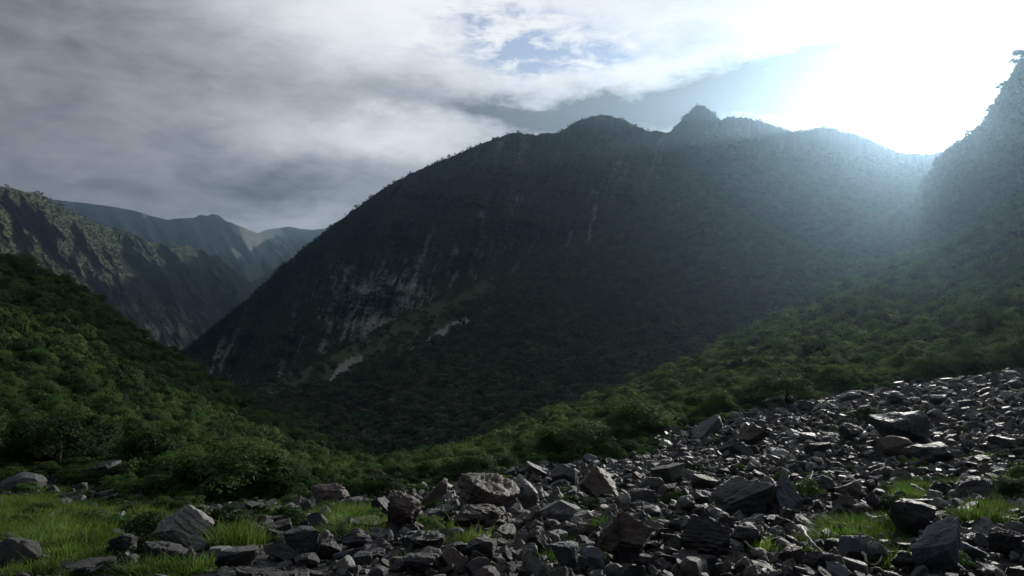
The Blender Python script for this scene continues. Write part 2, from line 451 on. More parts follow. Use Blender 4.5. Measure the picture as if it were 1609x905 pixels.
def fine_ribs(PX, PY):
    s = PX + 0.35 * PY + 14 * fbm2(PX / 60, PY / 60, 3, 36)
    return rid2(s / 38, PY / 190, 4, 35, 0.6)


def e_disp(PX, PY, V):
    s = PX + 0.35 * PY
    up = np.clip(1 - V, 0, 1); low = np.clip(V - 1, 0, 1)
    ribs = rid2(s / 130, PY / 500, 3, 21) * 0.12 + fine_ribs(PX, PY) * 0.05
    a = ribs * np.minimum(1, up * 5 + 0.25) * np.minimum(1, V * 7 + .2) * (V < 1) + ribs * 0.25 * (V >= 1)
    b = (fbm2(PX / 110, (PY + PX * .5) / 90, 4, 41) * 0.07) * np.minimum(1, low * 4) + (fbm2(PX / 70, (PY - .2 * PX) / 16, 4, 45, .6) * 0.03 + fbm2(PX / 160, PY / 120, 3, 47) * .10) * np.minimum(1, up * 5) * np.minimum(1, V * 7) * (V < 1)
    return a + b


em = Landform([E_RIDGE, E_BASE, E_FOOT], -500, 1850, 1250, [260, 150], e_disp, back=((.02, .02), (.12, .10), (.5, .4)), ridge_noise=5.5, seed=4, smooths=[0, 30, 60])
px, py, V = em.PX, em.PY, em.V
s_ = px + 0.35 * py
streak = fbm2(s_ / 9, py / 70, 4, 61, 0.65) + 0.5 * fbm2(px / 90, py / 60, 3, 71)
zone = gauss(px, 560, 230) * gauss(V, 0.85, 0.45) + 0.55 * gauss(px, 860, 120) * gauss(V, 0.6, 0.5) + 0.8 * gauss(px, 1100, 60) * gauss(V, 0.15, 0.5) + 0.4 * gauss(px, 330, 60) * (V > .6)
zone = zone * (V < 1.0)
rock_w = sstep(streak + zone * 0.62, 0.62, 0.80) * (V < 1.02)
for (x0, y0, x1, y1, wd) in ((600, 500, 578, 540, 12), (352, 530, 330, 585, 9), (372, 520, 345, 580, 7), (543, 425, 540, 445, 4), (640, 405, 634, 420, 4), (757, 330, 756, 410, 6), (690, 340, 655, 420, 6), (935, 325, 925, 370, 6), (867, 418, 867, 432, 5), (612, 455, 590, 505, 6), (515, 505, 505, 560, 10), (448, 560, 440, 590, 8)):
    q = seg_mask(px, py, x0, y0, x1, y1, wd * .75)
    rock_w = np.maximum(rock_w, .9 * sstep(1.3 - q + 2.2 * fbm2(s_ / 5, py / 16, 4, 77, .65), 0.35, 0.9))
chute = np.zeros_like(px)
for (x0, y0, x1, y1, wd) in ((517, 605, 533, 582, 3.5), (533, 582, 563, 562, 6), (645, 552, 690, 525, 3), (690, 525, 733, 502, 4.5)):
    q = seg_mask(px, py, x0, y0, x1, y1, wd)
    chute = np.maximum(chute, sstep(1.45 - q + 1.0 * fbm2(px / 7, py / 5, 4, 78), 0.2, 0.4))
mead = np.zeros_like(px)
for (x0, y0, x1, y1, wd) in ((400, 622, 500, 585, 12), (500, 585, 600, 540, 24), (600, 540, 690, 490, 26), (690, 490, 760, 445, 18)):
    q = seg_mask(px, py, x0, y0, x1, y1, wd)
    mead = np.maximum(mead, sstep(1.3 - q + 0.9 * fbm2(px / 20, py / 14, 3, 79), 0.1, 0.5))
mead *= V > 0.97
rock_w = np.maximum(rock_w, .55 * sstep(fbm2(s_ / 16, py / 45, 4, 66, .6) + .25 * gauss(px, 1000, 150) * (V < .2), .28, .5) * (V < 1.0))
gul = 1 - sstep(fine_ribs(px, py), -.05, .38)
rock_w = np.maximum(rock_w, .7 * sstep(fbm2(s_ / 6, py / 34, 5, 73, .65) + .62 * gauss(px, 590, 150) * gauss(py, 470, 90) + .3 * gauss(px, 940, 130) * gauss(py, 240, 60), .42, .62) * (V < 1.0))
rock_w = np.maximum(rock_w * .95, gul * .45 * sstep(fbm2(px / 30, py / 30, 3, 68), -.35, .15) * (V < 1.0) * (V > .02))
rock_w = rock_w * (1 - chute) * (1 - mead)
em.build('mountain', M_mount, {'rock': rock_w, 'meadow': mead, 'scree': chute})

# steep shoulder on the right of the notch
D_RIDGE = [(1380, 420, 760), (1420, 360, 755), (1450, 290, 750), (1475, 252, 745), (1490, 238, 740), (1505, 226, 730), (1520, 219, 720), (1538, 204, 710), (1550, 190, 700), (1560, 174, 690), (1575, 150, 680), (1590, 124, 670), (1602, 104, 660), (1612, 88, 655), (1650, 15, 640), (1800, -200, 600), (2300, -700, 560)]
D_BASE = [(1380, 470, 640), (1450, 440, 610), (1490, 425, 600), (1560, 400, 560), (1650, 360, 540), (1800, 330, 520), (2300, 250, 500)]
dm = Landform([D_RIDGE, D_BASE], 1380, 1950, 240, [160], lambda a, b, v: (rid2((a + .3 * b) / 70, b / 200, 4, 51) * .03) * np.minimum(1, v * 5 + .1),
              back=((.02, .02), (.12, .14), (.5, .6)), ridge_noise=3.0, seed=9, smooths=[0, 30])
dm.build('mountain_shoulder', M_mount, {'rock': sstep(fbm2((dm.PX + .3 * dm.PY) / 20, dm.PY / 60, 4, 62), .45, .6)})

# mid-distance mountain on the left
def f_depth(px): return 2000 * math.exp(0.0018 * px)
F_RIDGE = [(q[0], q[1], f_depth(q[0])) for q in [(-900, 150), (-300, 230), (0, 292), (25, 297), (40, 302), (60, 303), (80, 314), (100, 326), (130, 340), (160, 354), (200, 364), (230, 378), (250, 382), (270, 389), (285, 385),
           (300, 386), (318, 393), (330, 401), (345, 403), (352, 411), (365, 423), (375, 433), (387, 439), (398, 452), (420, 490), (460, 560), (560, 700)]]
F_BASE = [(q[0], q[1], f_depth(q[0]) * .80) for q in [(-900, 640), (0, 620), (150, 640), (250, 640), (330, 650), (420, 680), (560, 760)]]


def f_disp(PX, PY, V):
    wv = 36 * fbm2(PX / 100, PY / 90, 4, 83)
    s = PX - 0.55 * PY + wv
    a = rid2(s / 88, PY / 240, 4, 81, 0.5) * 0.115 + fbm2(s / 28, PY / 60, 4, 85, 0.55) * 0.04
    return a * np.minimum(1, V * 5 + .15)


fm = Landform([F_RIDGE, F_BASE], -900, 560, 900, [300], f_disp, back=((.03, .02), (.2, .10)), ridge_noise=2.6, seed=12, smooths=[0, 40])
s2 = fm.PX - 0.62 * fm.PY
fr = sstep(fbm2(s2 / 10, fm.PY / 30, 4, 91, .6) + 0.55 * gauss(fm.PY, 540, 70) * gauss(fm.PX, 260, 140), 0.42, 0.62)
fm.build('valley_side_mountain', M_far, {'rock': fr * .8})

# far ranges
G_RIDGE = [(-900, 280, 5624), (0, 300, 5906), (95, 315, 6074), (125, 318, 6187), (180, 325, 6187), (215, 332, 6187), (240, 340, 6300), (263, 345, 6300), (285, 343, 6300), (305, 342, 6243), (315, 337, 6187), (325, 339, 6187), (335, 336, 6187), (345, 339, 6187), (355, 347, 6243), (372, 353, 6355),
           (390, 361, 6524), (405, 366, 7031), (420, 361, 7594), (440, 358, 7875), (455, 356, 7987), (470, 359, 8042), (490, 361, 8156), (510, 359, 8212), (530, 354, 8324), (700, 340, 8437), (1000, 350, 8437), (1500, 350, 8437), (2400, 300, 7875)]
G_BASE = [(-900, 560, 4781), (400, 560, 4837), (600, 540, 5906), (2400, 520, 5906)]
gm = Landform([G_RIDGE, G_BASE], -900, 1500, 1000, [120], lambda a, b, v: (rid2((a - .5 * b) / 45, b / 130, 4, 101, .55) * .07) * np.minimum(1, v * 5 + .1),
              back=((.03, .02), (.2, .08)), ridge_noise=1.2, seed=14, smooths=[0, 60])
gr = sstep(fbm2((gm.PX - 1.2 * gm.PY) / 12, gm.PY / 14, 3, 104) + .7 * gauss(gm.PX, 438, 22) * gauss(gm.PY, 386, 12), .45, .7)  # scattered rock, plus a sunlit spot painted in as pale rock colour
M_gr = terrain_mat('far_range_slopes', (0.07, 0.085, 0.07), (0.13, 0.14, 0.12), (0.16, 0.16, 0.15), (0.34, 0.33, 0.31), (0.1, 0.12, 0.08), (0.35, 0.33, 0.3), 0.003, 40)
gm.build('far_range', M_gr, {'rock': gr})
H_RIDGE = [(250, 520, 5148), (340, 470, 5280), (385, 446, 5280), (400, 440, 5280), (425, 425, 5280), (450, 410, 5280), (480, 396, 5280), (520, 378, 5280), (600, 340, 5280), (900, 300, 5280), (1400, 380, 5280)]
H_BASE = [(250, 600, 4290), (1400, 600, 4290)]
hm = Landform([H_RIDGE, H_BASE], 250, 1400, 400, [60], lambda a, b, v: rid2((a + .8 * b) / 40, b / 100, 3, 111) * .04 * np.minimum(1, v * 5 + .1), back=((.05, .04), (.2, .1)), ridge_noise=1.5, seed=15, smooths=[0, 40])
hm.build('valley_spur', M_far, {})

# the low country far below, one sheet out to the horizon
n = 60; g = np.linspace(-19000, 19000, n); gx, gy = np.meshgrid(g, g, indexing='ij')
gz = -680 + 30 * fbm2(gx / 3000, gy / 3000, 3, 5)
class _S: pass
i = np.arange(n * n).reshape(n, n)
fc = np.stack([i[:-1, :-1].ravel(), i[1:, :-1].ravel(), i[1:, 1:].ravel(), i[:-1, 1:].ravel()], -1)
me = mesh_from('valley_floor', np.stack([gx, gy, gz], -1).reshape(-1, 3), fc, M_far, True)
for k in ('rock', 'meadow', 'scree'): attr(me, k, np.zeros(n * n))
tag(link('valley_floor', me), kind='structure')

# ------------------------------------------------------------------ near ground (thin-plate spline through surveyed points)
cp = [P(*q) for q in FOOT[1:-1]]
cp += [P(-150, 905, 8.6), P(300, 905, 8), P(800, 905, 8), P(1200, 905, 8.2), P(1609, 905, 8.6), P(1800, 905, 9)]
cp += [(0, 0, -1.9), (0, -25, 0), (-40, 0, -3.5), (50, 0, 1.5), (-40, -30, -1), (50, -30, 3.5), (60, 30, 1.0)]
cp = np.array(cp)
def _tk(r): return np.where(r > 0, r * r * np.log(np.maximum(r, 1e-9)), 0)
_A = _tk(np.linalg.norm(cp[:, None, :2] - cp[None, :, :2], axis=-1)) + np.eye(len(cp)) * 4.0
_Pm = np.c_[np.ones(len(cp)), cp[:, :2]]
_M = np.block([[_A, _Pm], [_Pm.T, np.zeros((3, 3))]])
_wt = np.linalg.solve(_M, np.r_[cp[:, 2], np.zeros(3)])


def ground_z(x, y, detail=True):
    x = np.asarray(x, float); y = np.asarray(y, float); sh = x.shape
    xf, yf = x.ravel(), y.ravel()
    r = np.hypot(xf[:, None] - cp[None, :, 0], yf[:, None] - cp[None, :, 1])
    z = _tk(r) @ _wt[:-3] + _wt[-3] + _wt[-2] * xf + _wt[-1] * yf
    pxx = CX + F * xf / np.maximum(yf, 1)
    fd = np.interp(pxx, [q[0] for q in FOOT], [q[2] for q in FOOT])
    z = z - np.maximum(0, yf - fd - 1.5) * 0.45
    if detail:
        z = z + 0.35 * fbm2(xf / 7, yf / 7, 3, 200) + 0.16 * fbm2(xf / 1.6, yf / 1.6, 3, 201)
    return z.reshape(sh)


def proj(x, y, z): y = np.maximum(y, .1); return CX + F * x / y, CY - F * z / y


def hit(px, py):
    """where the line of sight meets the ground"""
    d = np.linspace(4, 90, 3000); x = (px - CX) / F * d
    dz = ground_z(x, d) - (-(py - CY) / F * d)
    k = np.argmax(dz > 0)
    return (x[k], d[k], float(ground_z(np.array([x[k]]), np.array([d[k]]))[0])) if dz[k] > 0 else (x[-1], d[-1], -5)


GRASS_BLOBS = [(60, 830, 130, 60, 1.1), (200, 800, 110, 25, .8), (130, 870, 130, 22, .9), (240, 830, 90, 22, .8), (355, 850, 70, 12, 1.0), (420, 820, 80, 20, .6), (540, 820, 70, 18, .9), (600, 835, 45, 22, .7), (660, 832, 40, 14, .9),
               (730, 857, 45, 6, 1.1), (900, 785, 16, 14, .7), (950, 830, 18, 8, .7), (950, 875, 18, 9, .8), (640, 885, 80, 12, .55), (1190, 860, 25, 8, .7), (1330, 838, 45, 16, 1.2), (1390, 830, 40, 24, 1.0), (1440, 775, 60, 14, .9), (1500, 765, 30, 12, .8), (1550, 815, 50, 14, 1.1),
               (1340, 680, 40, 18, .8), (1440, 725, 40, 10, .5), (1590, 770, 40, 25, .9), (1530, 725, 40, 10, .7), (1270, 870, 30, 12, .7), (1150, 795, 20, 14, .5), (50, 905, 150, 14, .6), (240, 905, 60, 9, .8), (1390, 890, 40, 14, .5), (1100, 755, 60, 10, .35), (1290, 755, 50, 10, .4)]


def grass_mask(x, y, z):
    a, b = proj(x, y, z); m = np.zeros_like(a)
    for (bx, by, sx, sy, am) in GRASS_BLOBS:
        m = np.maximum(m, am * np.exp(-((a - bx) / sx) ** 2 - ((b - by) / sy) ** 2))
    return np.clip(m * (1 + .9 * fbm2(x / .8, y / .8, 2, 301)) + 0.06 + 0.95 * fbm2(x / 1.3, y / 1.3, 4, 300, .6), 0, 1.2)


xs = np.concatenate([np.linspace(-90, -30, 50)[:-1], np.linspace(-30, 50, 640), np.linspace(50, 120, 60)[1:]])
ys = np.concatenate([np.linspace(-60, 2, 50)[:-1], np.linspace(2, 80, 560), np.linspace(80, 120, 20)[1:]])
gx, gy = np.meshgrid(xs, ys, indexing='ij'); gz = ground_z(gx, gy)
i = np.arange(gx.size).reshape(gx.shape)
fc = np.stack([i[:-1, :-1].ravel(), i[1:, :-1].ravel(), i[1:, 1:].ravel(), i[:-1, 1:].ravel()], -1)
mg, tg, og = material('stony_ground')
p = geo_pos(tg)
vo = tg.node('ShaderNodeTexVoronoi'); tg.l.new(p, vo.inputs['Vector']); vo.inputs['Scale'].default_value = 9
vo2 = tg.node('ShaderNodeTexVoronoi'); tg.l.new(p, vo2.inputs['Vector']); vo2.inputs['Scale'].default_value = 24
nn = tg.noise(p, 1.2, 8, 0.65); n2_ = tg.noise(p, 22, 5, 0.7)
vs = tg.node('ShaderNodeSeparateColor'); tg.l.new(vo.outputs['Color'], vs.inputs[0])
stone = tg.ramp(tg.m('ADD', tg.m('MULTIPLY', vs.outputs[0], .5), tg.m('MULTIPLY', n2_, .5)), [(0.25, (0.015, 0.014, 0.015)), (0.6, (0.045, 0.042, 0.042)), (0.9, (0.13, 0.125, 0.12))])
soil = tg.ramp(nn, [(0.3, (0.035, 0.045, 0.012)), (0.55, (0.07, 0.095, 0.02)), (0.8, (0.10, 0.085, 0.04))])
b = bsdf(tg, tg.mix(at(tg, 'grass'), stone, soil), 0.75, 0.3)
hh = tg.m('SUBTRACT', tg.m('MULTIPLY', n2_, 0.6), tg.m('ADD', vo.outputs['Distance'], tg.m('MULTIPLY', vo2.outputs['Distance'], .5)))
tg.l.new(bump(tg, hh, 1.0, 0.08), b.inputs['Normal']); tg.l.new(b.outputs[0], og.inputs[0])
me = mesh_from('ground', np.stack([gx, gy, gz], -1).reshape(-1, 3), fc[:, ::-1], mg, True)
attr(me, 'grass', sstep(grass_mask(gx.ravel(), gy.ravel(), gz.ravel()), .25, .6))
tag(link('ground', me), kind='structure')

# ------------------------------------------------------------------ foliage meshes
def leaf_quads(cent, nrm, size, rng_):
    n = len(cent)
    nrm = nrm / np.maximum(np.linalg.norm(nrm, axis=1, keepdims=True), 1e-6)
    t = rng_.normal(size=(n, 3)); t -= (t * nrm).sum(1, keepdims=True) * nrm; t /= np.linalg.norm(t, axis=1, keepdims=True)
    b = np.cross(nrm, t); s = size[:, None]
    v = np.stack([cent - t * s, cent + b * s * .55 + nrm * s * .12, cent + t * s, cent - b * s * .55 + nrm * s * .12], 1).reshape(-1, 3)
    return v, np.arange(4 * n).reshape(n, 4)


def crown_mesh(name, nleaf, nclump, leaf, mat, seed, low=0.12, squash=0.85):
    """unit crown: width about 1, from z=0.03 to 1*squash, an uneven dome made of leaf clumps"""
    r = np.random.default_rng(seed)
    c = r.normal(size=(nclump, 3)); c /= np.linalg.norm(c, axis=1, keepdims=True)
    c[:, 2] = np.abs(c[:, 2]) * 1.0 - 0.25 * r.random(nclump)
    rad = 0.20 + 0.30 * r.random(nclump) ** .8
    cc = c * rad[:, None]; cc[:, 2] = 0.42 * squash + cc[:, 2] * squash
    cr = 0.07 + 0.13 * r.random(nclump)
    k = r.integers(0, nclump, nleaf)
    d = r.normal(size=(nleaf, 3)); d /= np.linalg.norm(d, axis=1, keepdims=True)
    d[:, 2] = np.where(d[:, 2] < -0.3, -d[:, 2], d[:, 2])
    rr = cr[k] * (0.55 + 0.6 * r.random(nleaf) ** 0.6)
    cen = cc[k] + d * rr[:, None] * np.array([1.15, 1.15, .8])
    cen[:, 2] = np.maximum(cen[:, 2], 0.02 + .05 * r.random(nleaf))
    out = cen - np.array([0, 0, 0.3]); nrm = d * 0.8 + out * .8 + r.normal(size=d.shape) * .45 + np.array([0, 0, .35])
    v, f = leaf_quads(cen, nrm, leaf * (0.6 + .8 * r.random(nleaf)), r)
    return mesh_from(name, v, f, mat)


def tube(path, radii, n=7):
    path = [Vector(p) for p in path]; vs, fs = [], []
    for i, p in enumerate(path):
        d = (path[min(i + 1, len(path) - 1)] - path[max(i - 1, 0)]).normalized()
        a = d.orthogonal().normalized(); b = d.cross(a)
        for k in range(n):
            t = 2 * math.pi * k / n; vs.append(p + (a * math.cos(t) + b * math.sin(t)) * radii[i])
    for i in range(len(path) - 1):
        for k in range(n):
            a0 = i * n + k; a1 = i * n + (k + 1) % n; fs.append((a0, a1, a1 + n, a0 + n))
    return [tuple(v) for v in vs], fs


def trunk_mesh(name, seed, limbs=5):
    r = random.Random(seed); V_, F_ = [], []
    def add(pth, rad):
        v, f = tube(pth, rad); o = len(V_); V_.extend(v); F_.extend([tuple(q + o for q in z) for z in f])
    add([(0, 0, -.12), (.01, .01, .12), (.03, -.01, .3), (.02, .02, .5), (0, 0, .66)], [.045, .035, .028, .018, .006])
    for i in range(limbs):
        a = i * 2.4 + r.random(); h = .06 + .09 * i; L = .3 + .1 * r.random()
        add([(0.01, 0, h), (math.cos(a) * L * .4, math.sin(a) * L * .4, h + .1), (math.cos(a) * L, math.sin(a) * L, h + .22 + .1 * r.random())], [.022, .014, .004])
    return mesh_from(name, V_, F_, M_bark, True)


NEAR = [crown_mesh('shrub_crown', 6200, 38, 0.021, M_shrub, 100 + i) for i in range(6)]
MID = [crown_mesh('shrub_crown_mid', 1300, 20, 0.045, M_shrub, 200 + i) for i in range(5)]
FARC = [crown_mesh('tree_crown', 420, 14, 0.062, M_tree, 300 + i, squash=1.0) for i in range(5)]
TINY = [crown_mesh('tree_crown_small', 90, 8, 0.12, M_tree, 400 + i, squash=1.1) for i in range(4)]
TRUNKS = [trunk_mesh('trunk', i) for i in range(3)]


def plant(name, loc, size, rot, crown, trunk, label, cat, group):
    o = link(name, None); o.location = loc; o.rotation_euler = (0, 0, rot); o.scale = size
    c = link('crown', crown, o); t = link('trunk', trunk, o)
    tag(o, label, cat, group); return o


# ------------------------------------------------------------------ candidate plants
def near_scales(pts, base_, r):
    s = base_ * (0.65 + 0.8 * r.random(len(pts))); return s


nL, nR = 22000, 34000
ptsL, iL, jL = hl.sample(nL, rng); ptsR, iR, jR = hr.sample(nR, rng)
pts = np.concatenate([ptsL, ptsR]); side = np.r_[np.zeros(nL), np.ones(nR)]
# extra low growth towards the foot of the slopes, where the shrubs stand close
extra, ie, je = hl.sample(22000, rng, dens=(hl.D < 75).astype(float) + 0.02); ex2, _, _ = hr.sample(24000, rng, dens=(hr.D < 110).astype(float) + .02)
pts = np.concatenate([pts, extra, ex2]); side = np.r_[side, np.zeros(22000), np.ones(24000)]
ppx, ppy = proj(pts[:, 0], pts[:, 1], pts[:, 2])
dist = pts[:, 1]
keep = (ppx > -500) & (ppx < 2100) & (dist < 900)
pts, side, ppx, ppy, dist = pts[keep], side[keep], ppx[keep], ppy[keep], dist[keep]
sz = np.interp(dist, [25, 60, 150, 300, 500], [1.75, 2.5, 3.7, 5.4, 6.5]) * (0.5 + 0.9 * rng.random(len(pts)) ** 1.3)
sz *= 1 - .25 * sstep(ppx, 330, 460) * (1 - sstep(ppx, 1050, 1300)) * (1 - sstep(dist, 60, 140))
# thin out: keep plants at least ~0.42 of their width apart (grid rejection)
order = rng.permutation(len(pts)); cell = {}; ok = []
for k in order:
    s = sz[k] * 0.47; x, y, z = pts[k]; c = (int(x // 2.6), int(y // 2.6)); bad = False
    for a in (-1, 0, 1):
        for b_ in (-1, 0, 1):
            for q in cell.get((c[0] + a, c[1] + b_), ()):
                if abs(q[0] - x) < s + 0 and abs(q[1] - y) < s and (q[0] - x) ** 2 + (q[1] - y) ** 2 < s * s: bad = True; break
            if bad: break
        if bad: break
    if not bad: cell.setdefault(c, []).append((x, y)); ok.append(k)
ok = np.array(ok)
pts, side, ppx, ppy, dist, sz = pts[ok], side[ok], ppx[ok], ppy[ok], dist[ok], sz[ok]
pts[:, 2] -= 0.12 * sz
print('near plants', len(pts))
vis = (ppx > -20) & (ppx < 1630)
app = np.where(vis, sz / dist, 0)
ind = np.argsort(-app)[:270]
rest = np.setdiff1d(np.arange(len(pts)), ind)


SREF = [(0, 'left end of the grass'), (148, 'flat dark boulder'), (250, 'pyramid-shaped boulder'), (335, 'large round bush'), (430, 'flat layered stone'), (514, 'furrowed boulder'), (600, 'dark leaning slabs'), (680, 'mossy leaning formation'), (780, 'largest central boulder'),
        (888, 'round thicket-tip stone'), (962, 'square pale stone'), (1055, 'greenish boulder'), (1128, 'slanting grey slab'), (1192, 'dark triangular boulder'), (1246, 'spreading dark bush'), (1340, 'bright pale slab'), (1440, 'largest upper boulder'), (1526, 'flat grey stone'), (1600, 'pale right-edge stone')]


def zone_label(px_, py_, ap, tall, s_side):
    """a shrub by its build and the row it stands in, counted up the slope from a stone one can find"""
    q = min(SREF, key=lambda c: abs(c[0] - px_)); side_ = 'above' if abs(q[0] - px_) < 16 else ('left of' if px_ < q[0] else 'right of')
    up = float(np.interp(px_, [f_[0] for f_ in FOOT], [f_[1] for f_ in FOOT])) - py_
    row = 'first' if up < 8 else 'second' if up < 20 else 'third' if up < 34 else 'fourth' if up < 52 else 'fifth' if up < 80 else 'high'
    szw = 'big' if ap > 78 else ('mid-sized' if ap > 62 else 'small')
    shp = 'tall' if tall > 1.14 else ('low' if tall < .95 else 'round')
    return ((f'{szw} {shp}', f'{row} row {side_} the {q[1]}'), ('shrubs on the left hillside' if s_side == 0 else 'shrubs on the right hillside'))


ORD = ['leftmost', 'second', 'third', 'fourth', 'fifth', 'sixth', 'seventh', 'eighth', 'ninth', 'tenth', 'eleventh', 'twelfth']
NUM = ['', 'one', 'two', 'three', 'four', 'five', 'six', 'seven', 'eight', 'nine', 'ten', 'eleven', 'twelve']


def single_out(items, noun):
    """items: (object, (look, place), photo x). Things of one look in one place are told apart from left to right."""
    by = {}
    for it in items: by.setdefault(it[1], []).append(it)
    for (look, place), L in by.items():
        L.sort(key=lambda q: q[2])
        for i_, it in enumerate(L):
            if len(L) == 1: it[0]['label'] = f'{look} {noun} {place}'
            else:
                o_ = 'leftmost' if i_ == 0 else 'rightmost' if i_ == len(L) - 1 else (ORD[i_] + '-from-left' if i_ < 12 else 'later')
                it[0]['label'] = f'{o_} of {NUM[min(len(L), 12)]} {look} {noun}s {place}'


HERO = [  # hand-placed plants: photo x, foot y, width px, height px, label
    (335, 792, 175, 100, 'large round dark green bush standing forward above the pyramid-shaped boulder'),
    (215, 752, 100, 80, 'rounded green bush behind the flat dark boulder on the left'),
    (60, 745, 150, 110, 'tall dark bush at the left picture edge above the rounded grey boulder'),
    (430, 778, 90, 60, 'low green bush beside the furrowed grey boulder'),
    (600, 785, 60, 36, 'small bright green bush between the furrowed boulder and the leaning mossy slabs'),
    (745, 762, 80, 48, 'low green bush directly behind the largest central boulder'),
    (900, 722, 120, 62, 'dark green bush at the lower tip of the scree thicket'),
    (1000, 694, 110, 70, 'dense dark bush at the border of the scree, right of the square pale stone'),
    (1245, 640, 90, 60, 'spreading dark bush hanging over the top of the boulder slope'),
    (1372, 672, 62, 34, 'low olive green bush standing alone among the upper scree'),
    (1600, 800, 45, 50, 'soft green bush at the right picture edge among the stones'),
]
shrubs = []
for k, (hx, hy, wd, ht, lab) in enumerate(HERO):
    x, y, z = hit(hx, hy); s = wd * y / F; hgt = ht * y / F
    shrubs.append(plant('shrub', (x, y + s * .3, z - .08 * hgt), (s, s, hgt / .84), rng.random() * 6, NEAR[k % 6], TRUNKS[k % 3], lab, 'shrub', 'bushes bordering the stones'))
items = []
for n_, k in enumerate(ind):
    s = sz[k]; tall = 0.8 + .5 * rng.random()
    lab, grp = zone_label(ppx[k], ppy[k], s * F / dist[k], tall, side[k])
    q = plant('shrub', tuple(pts[k]), (s, s * (0.85 + .3 * rng.random()), s * tall), rng.random() * 6.28, NEAR[n_ % 6], TRUNKS[n_ % 3], 'green shrub', 'shrub', grp)
    items.append((q, lab, ppx[k]))
single_out(items, 'shrub')

# trees one can tell apart on the skylines
SKY_TREES = [
    (hl, 38, 0, 9.0, 1.0, 'dark tree breaking the crest of the near left hillside', 'NEAR'),
    (hl, 14, 0, 6.0, .9, 'small dark tree left of the taller crest tree on the near left hillside', 'NEAR'),
    (em, 1259, 0, 12, .85, 'lone flat-topped tree in the saddle right of the highest peak', 'FAR'),
    (em, 1193, 0, 9, .9, 'small tree on the shoulder just right of the highest peak', 'FAR'),
    (em, 1000, 0, 9, .9, 'small tree on the falling ridge right of the broad summit', 'FAR'),
    (em, 1018, 0, 8, .9, 'second small tree in the dip between broad summit and highest peak', 'FAR'),
    (em, 706, 0, 10, 1.0, 'small tree on the left ridge halfway up to the broad summit', 'FAR'),
    (em, 560, 0, 10, 1.0, 'tree poking out of the lower left ridge of the main mountain', 'FAR'),
    (dm, 1602, 0, 16, 1.3, 'tall tree at the top of the steep shoulder by the right picture edge', 'FAR'),
    (dm, 1578, 0, 12, 1.2, 'tree on the steep shoulder just below the tallest one', 'FAR'),
    (dm, 1556, 0, 11, 1.2, 'tree standing out from the middle of the steep shoulder edge', 'FAR'),
    (dm, 1524, 0, 10, 1.1, 'tree low on the steep shoulder edge beside the sun', 'FAR'),
]
skyt = []
for k, (lf, tx, v, s, asp, lab, kind) in enumerate(SKY_TREES):
    j = int(np.argmin(abs(lf.u - tx))); p_ = lf.front[0, j]
    cm = NEAR[k % 6] if kind == 'NEAR' else FARC[k % 5]
    skyt.append(plant('tree', (p_[0], p_[1], p_[2] - 0.15 * s), (s, s, s * asp), k, cm, TRUNKS[k % 3], lab, 'tree', 'trees on the skyline'))
# four more small-crowned trees, on the grassy ledge under the cliffs
for k in range(4):
    tx, ty = [(610, 548), (650, 530), (560, 566), (700, 500)][k]
    j = int(np.argmin(abs(em.u - tx))); i_ = int(np.argmin(abs(em.PY[:, j] - ty))); p_ = em.front[i_, j]
    skyt.append(plant('tree', tuple(p_), (9, 9, 9), k, TINY[k], TRUNKS[k % 3], ['small dark tree between the two pale scree chutes', 'small dark tree at the foot of the upper pale scree chute', 'small dark tree on the ledge above the lower pale scree chute',
                      'small dark tree at the top of the grassy ledge under the cliffs'][k], 'tree', 'trees on the grassy ledge'))


def crown_of(o): return [c for c in o.children if c.name.startswith('crown')][0]


# mid-size source crowns stand as shrubs of their own too
mids = []
for k, (mx, my, mw) in enumerate([(660, 742, 42), (1480, 606, 44), (1535, 600, 40), (1090, 655, 44), (540, 752, 40)]):
    side_lf = hl if mx < 620 else hr
    j = int(np.argmin(abs(side_lf.u - mx))); i_ = int(np.argmin(abs(side_lf.PY[:, j] - my))); p_ = side_lf.front[i_, j]
    s = mw * p_[1] / F
    mids.append(plant('shrub', tuple(p_), (s, s, s), k, MID[k], TRUNKS[k % 3], ['light green shrub low in the hollow right of the valley bottom', 'dull green shrub over the right end of the upper scree', 'feathery shrub near the right edge above the top stones',
                     'leafy shrub over the pale-edged wedge at the top of the scree', 'shrub behind the furrowed boulder at the hollow'][k], 'shrub', 'shrubs on the lower slopes'))

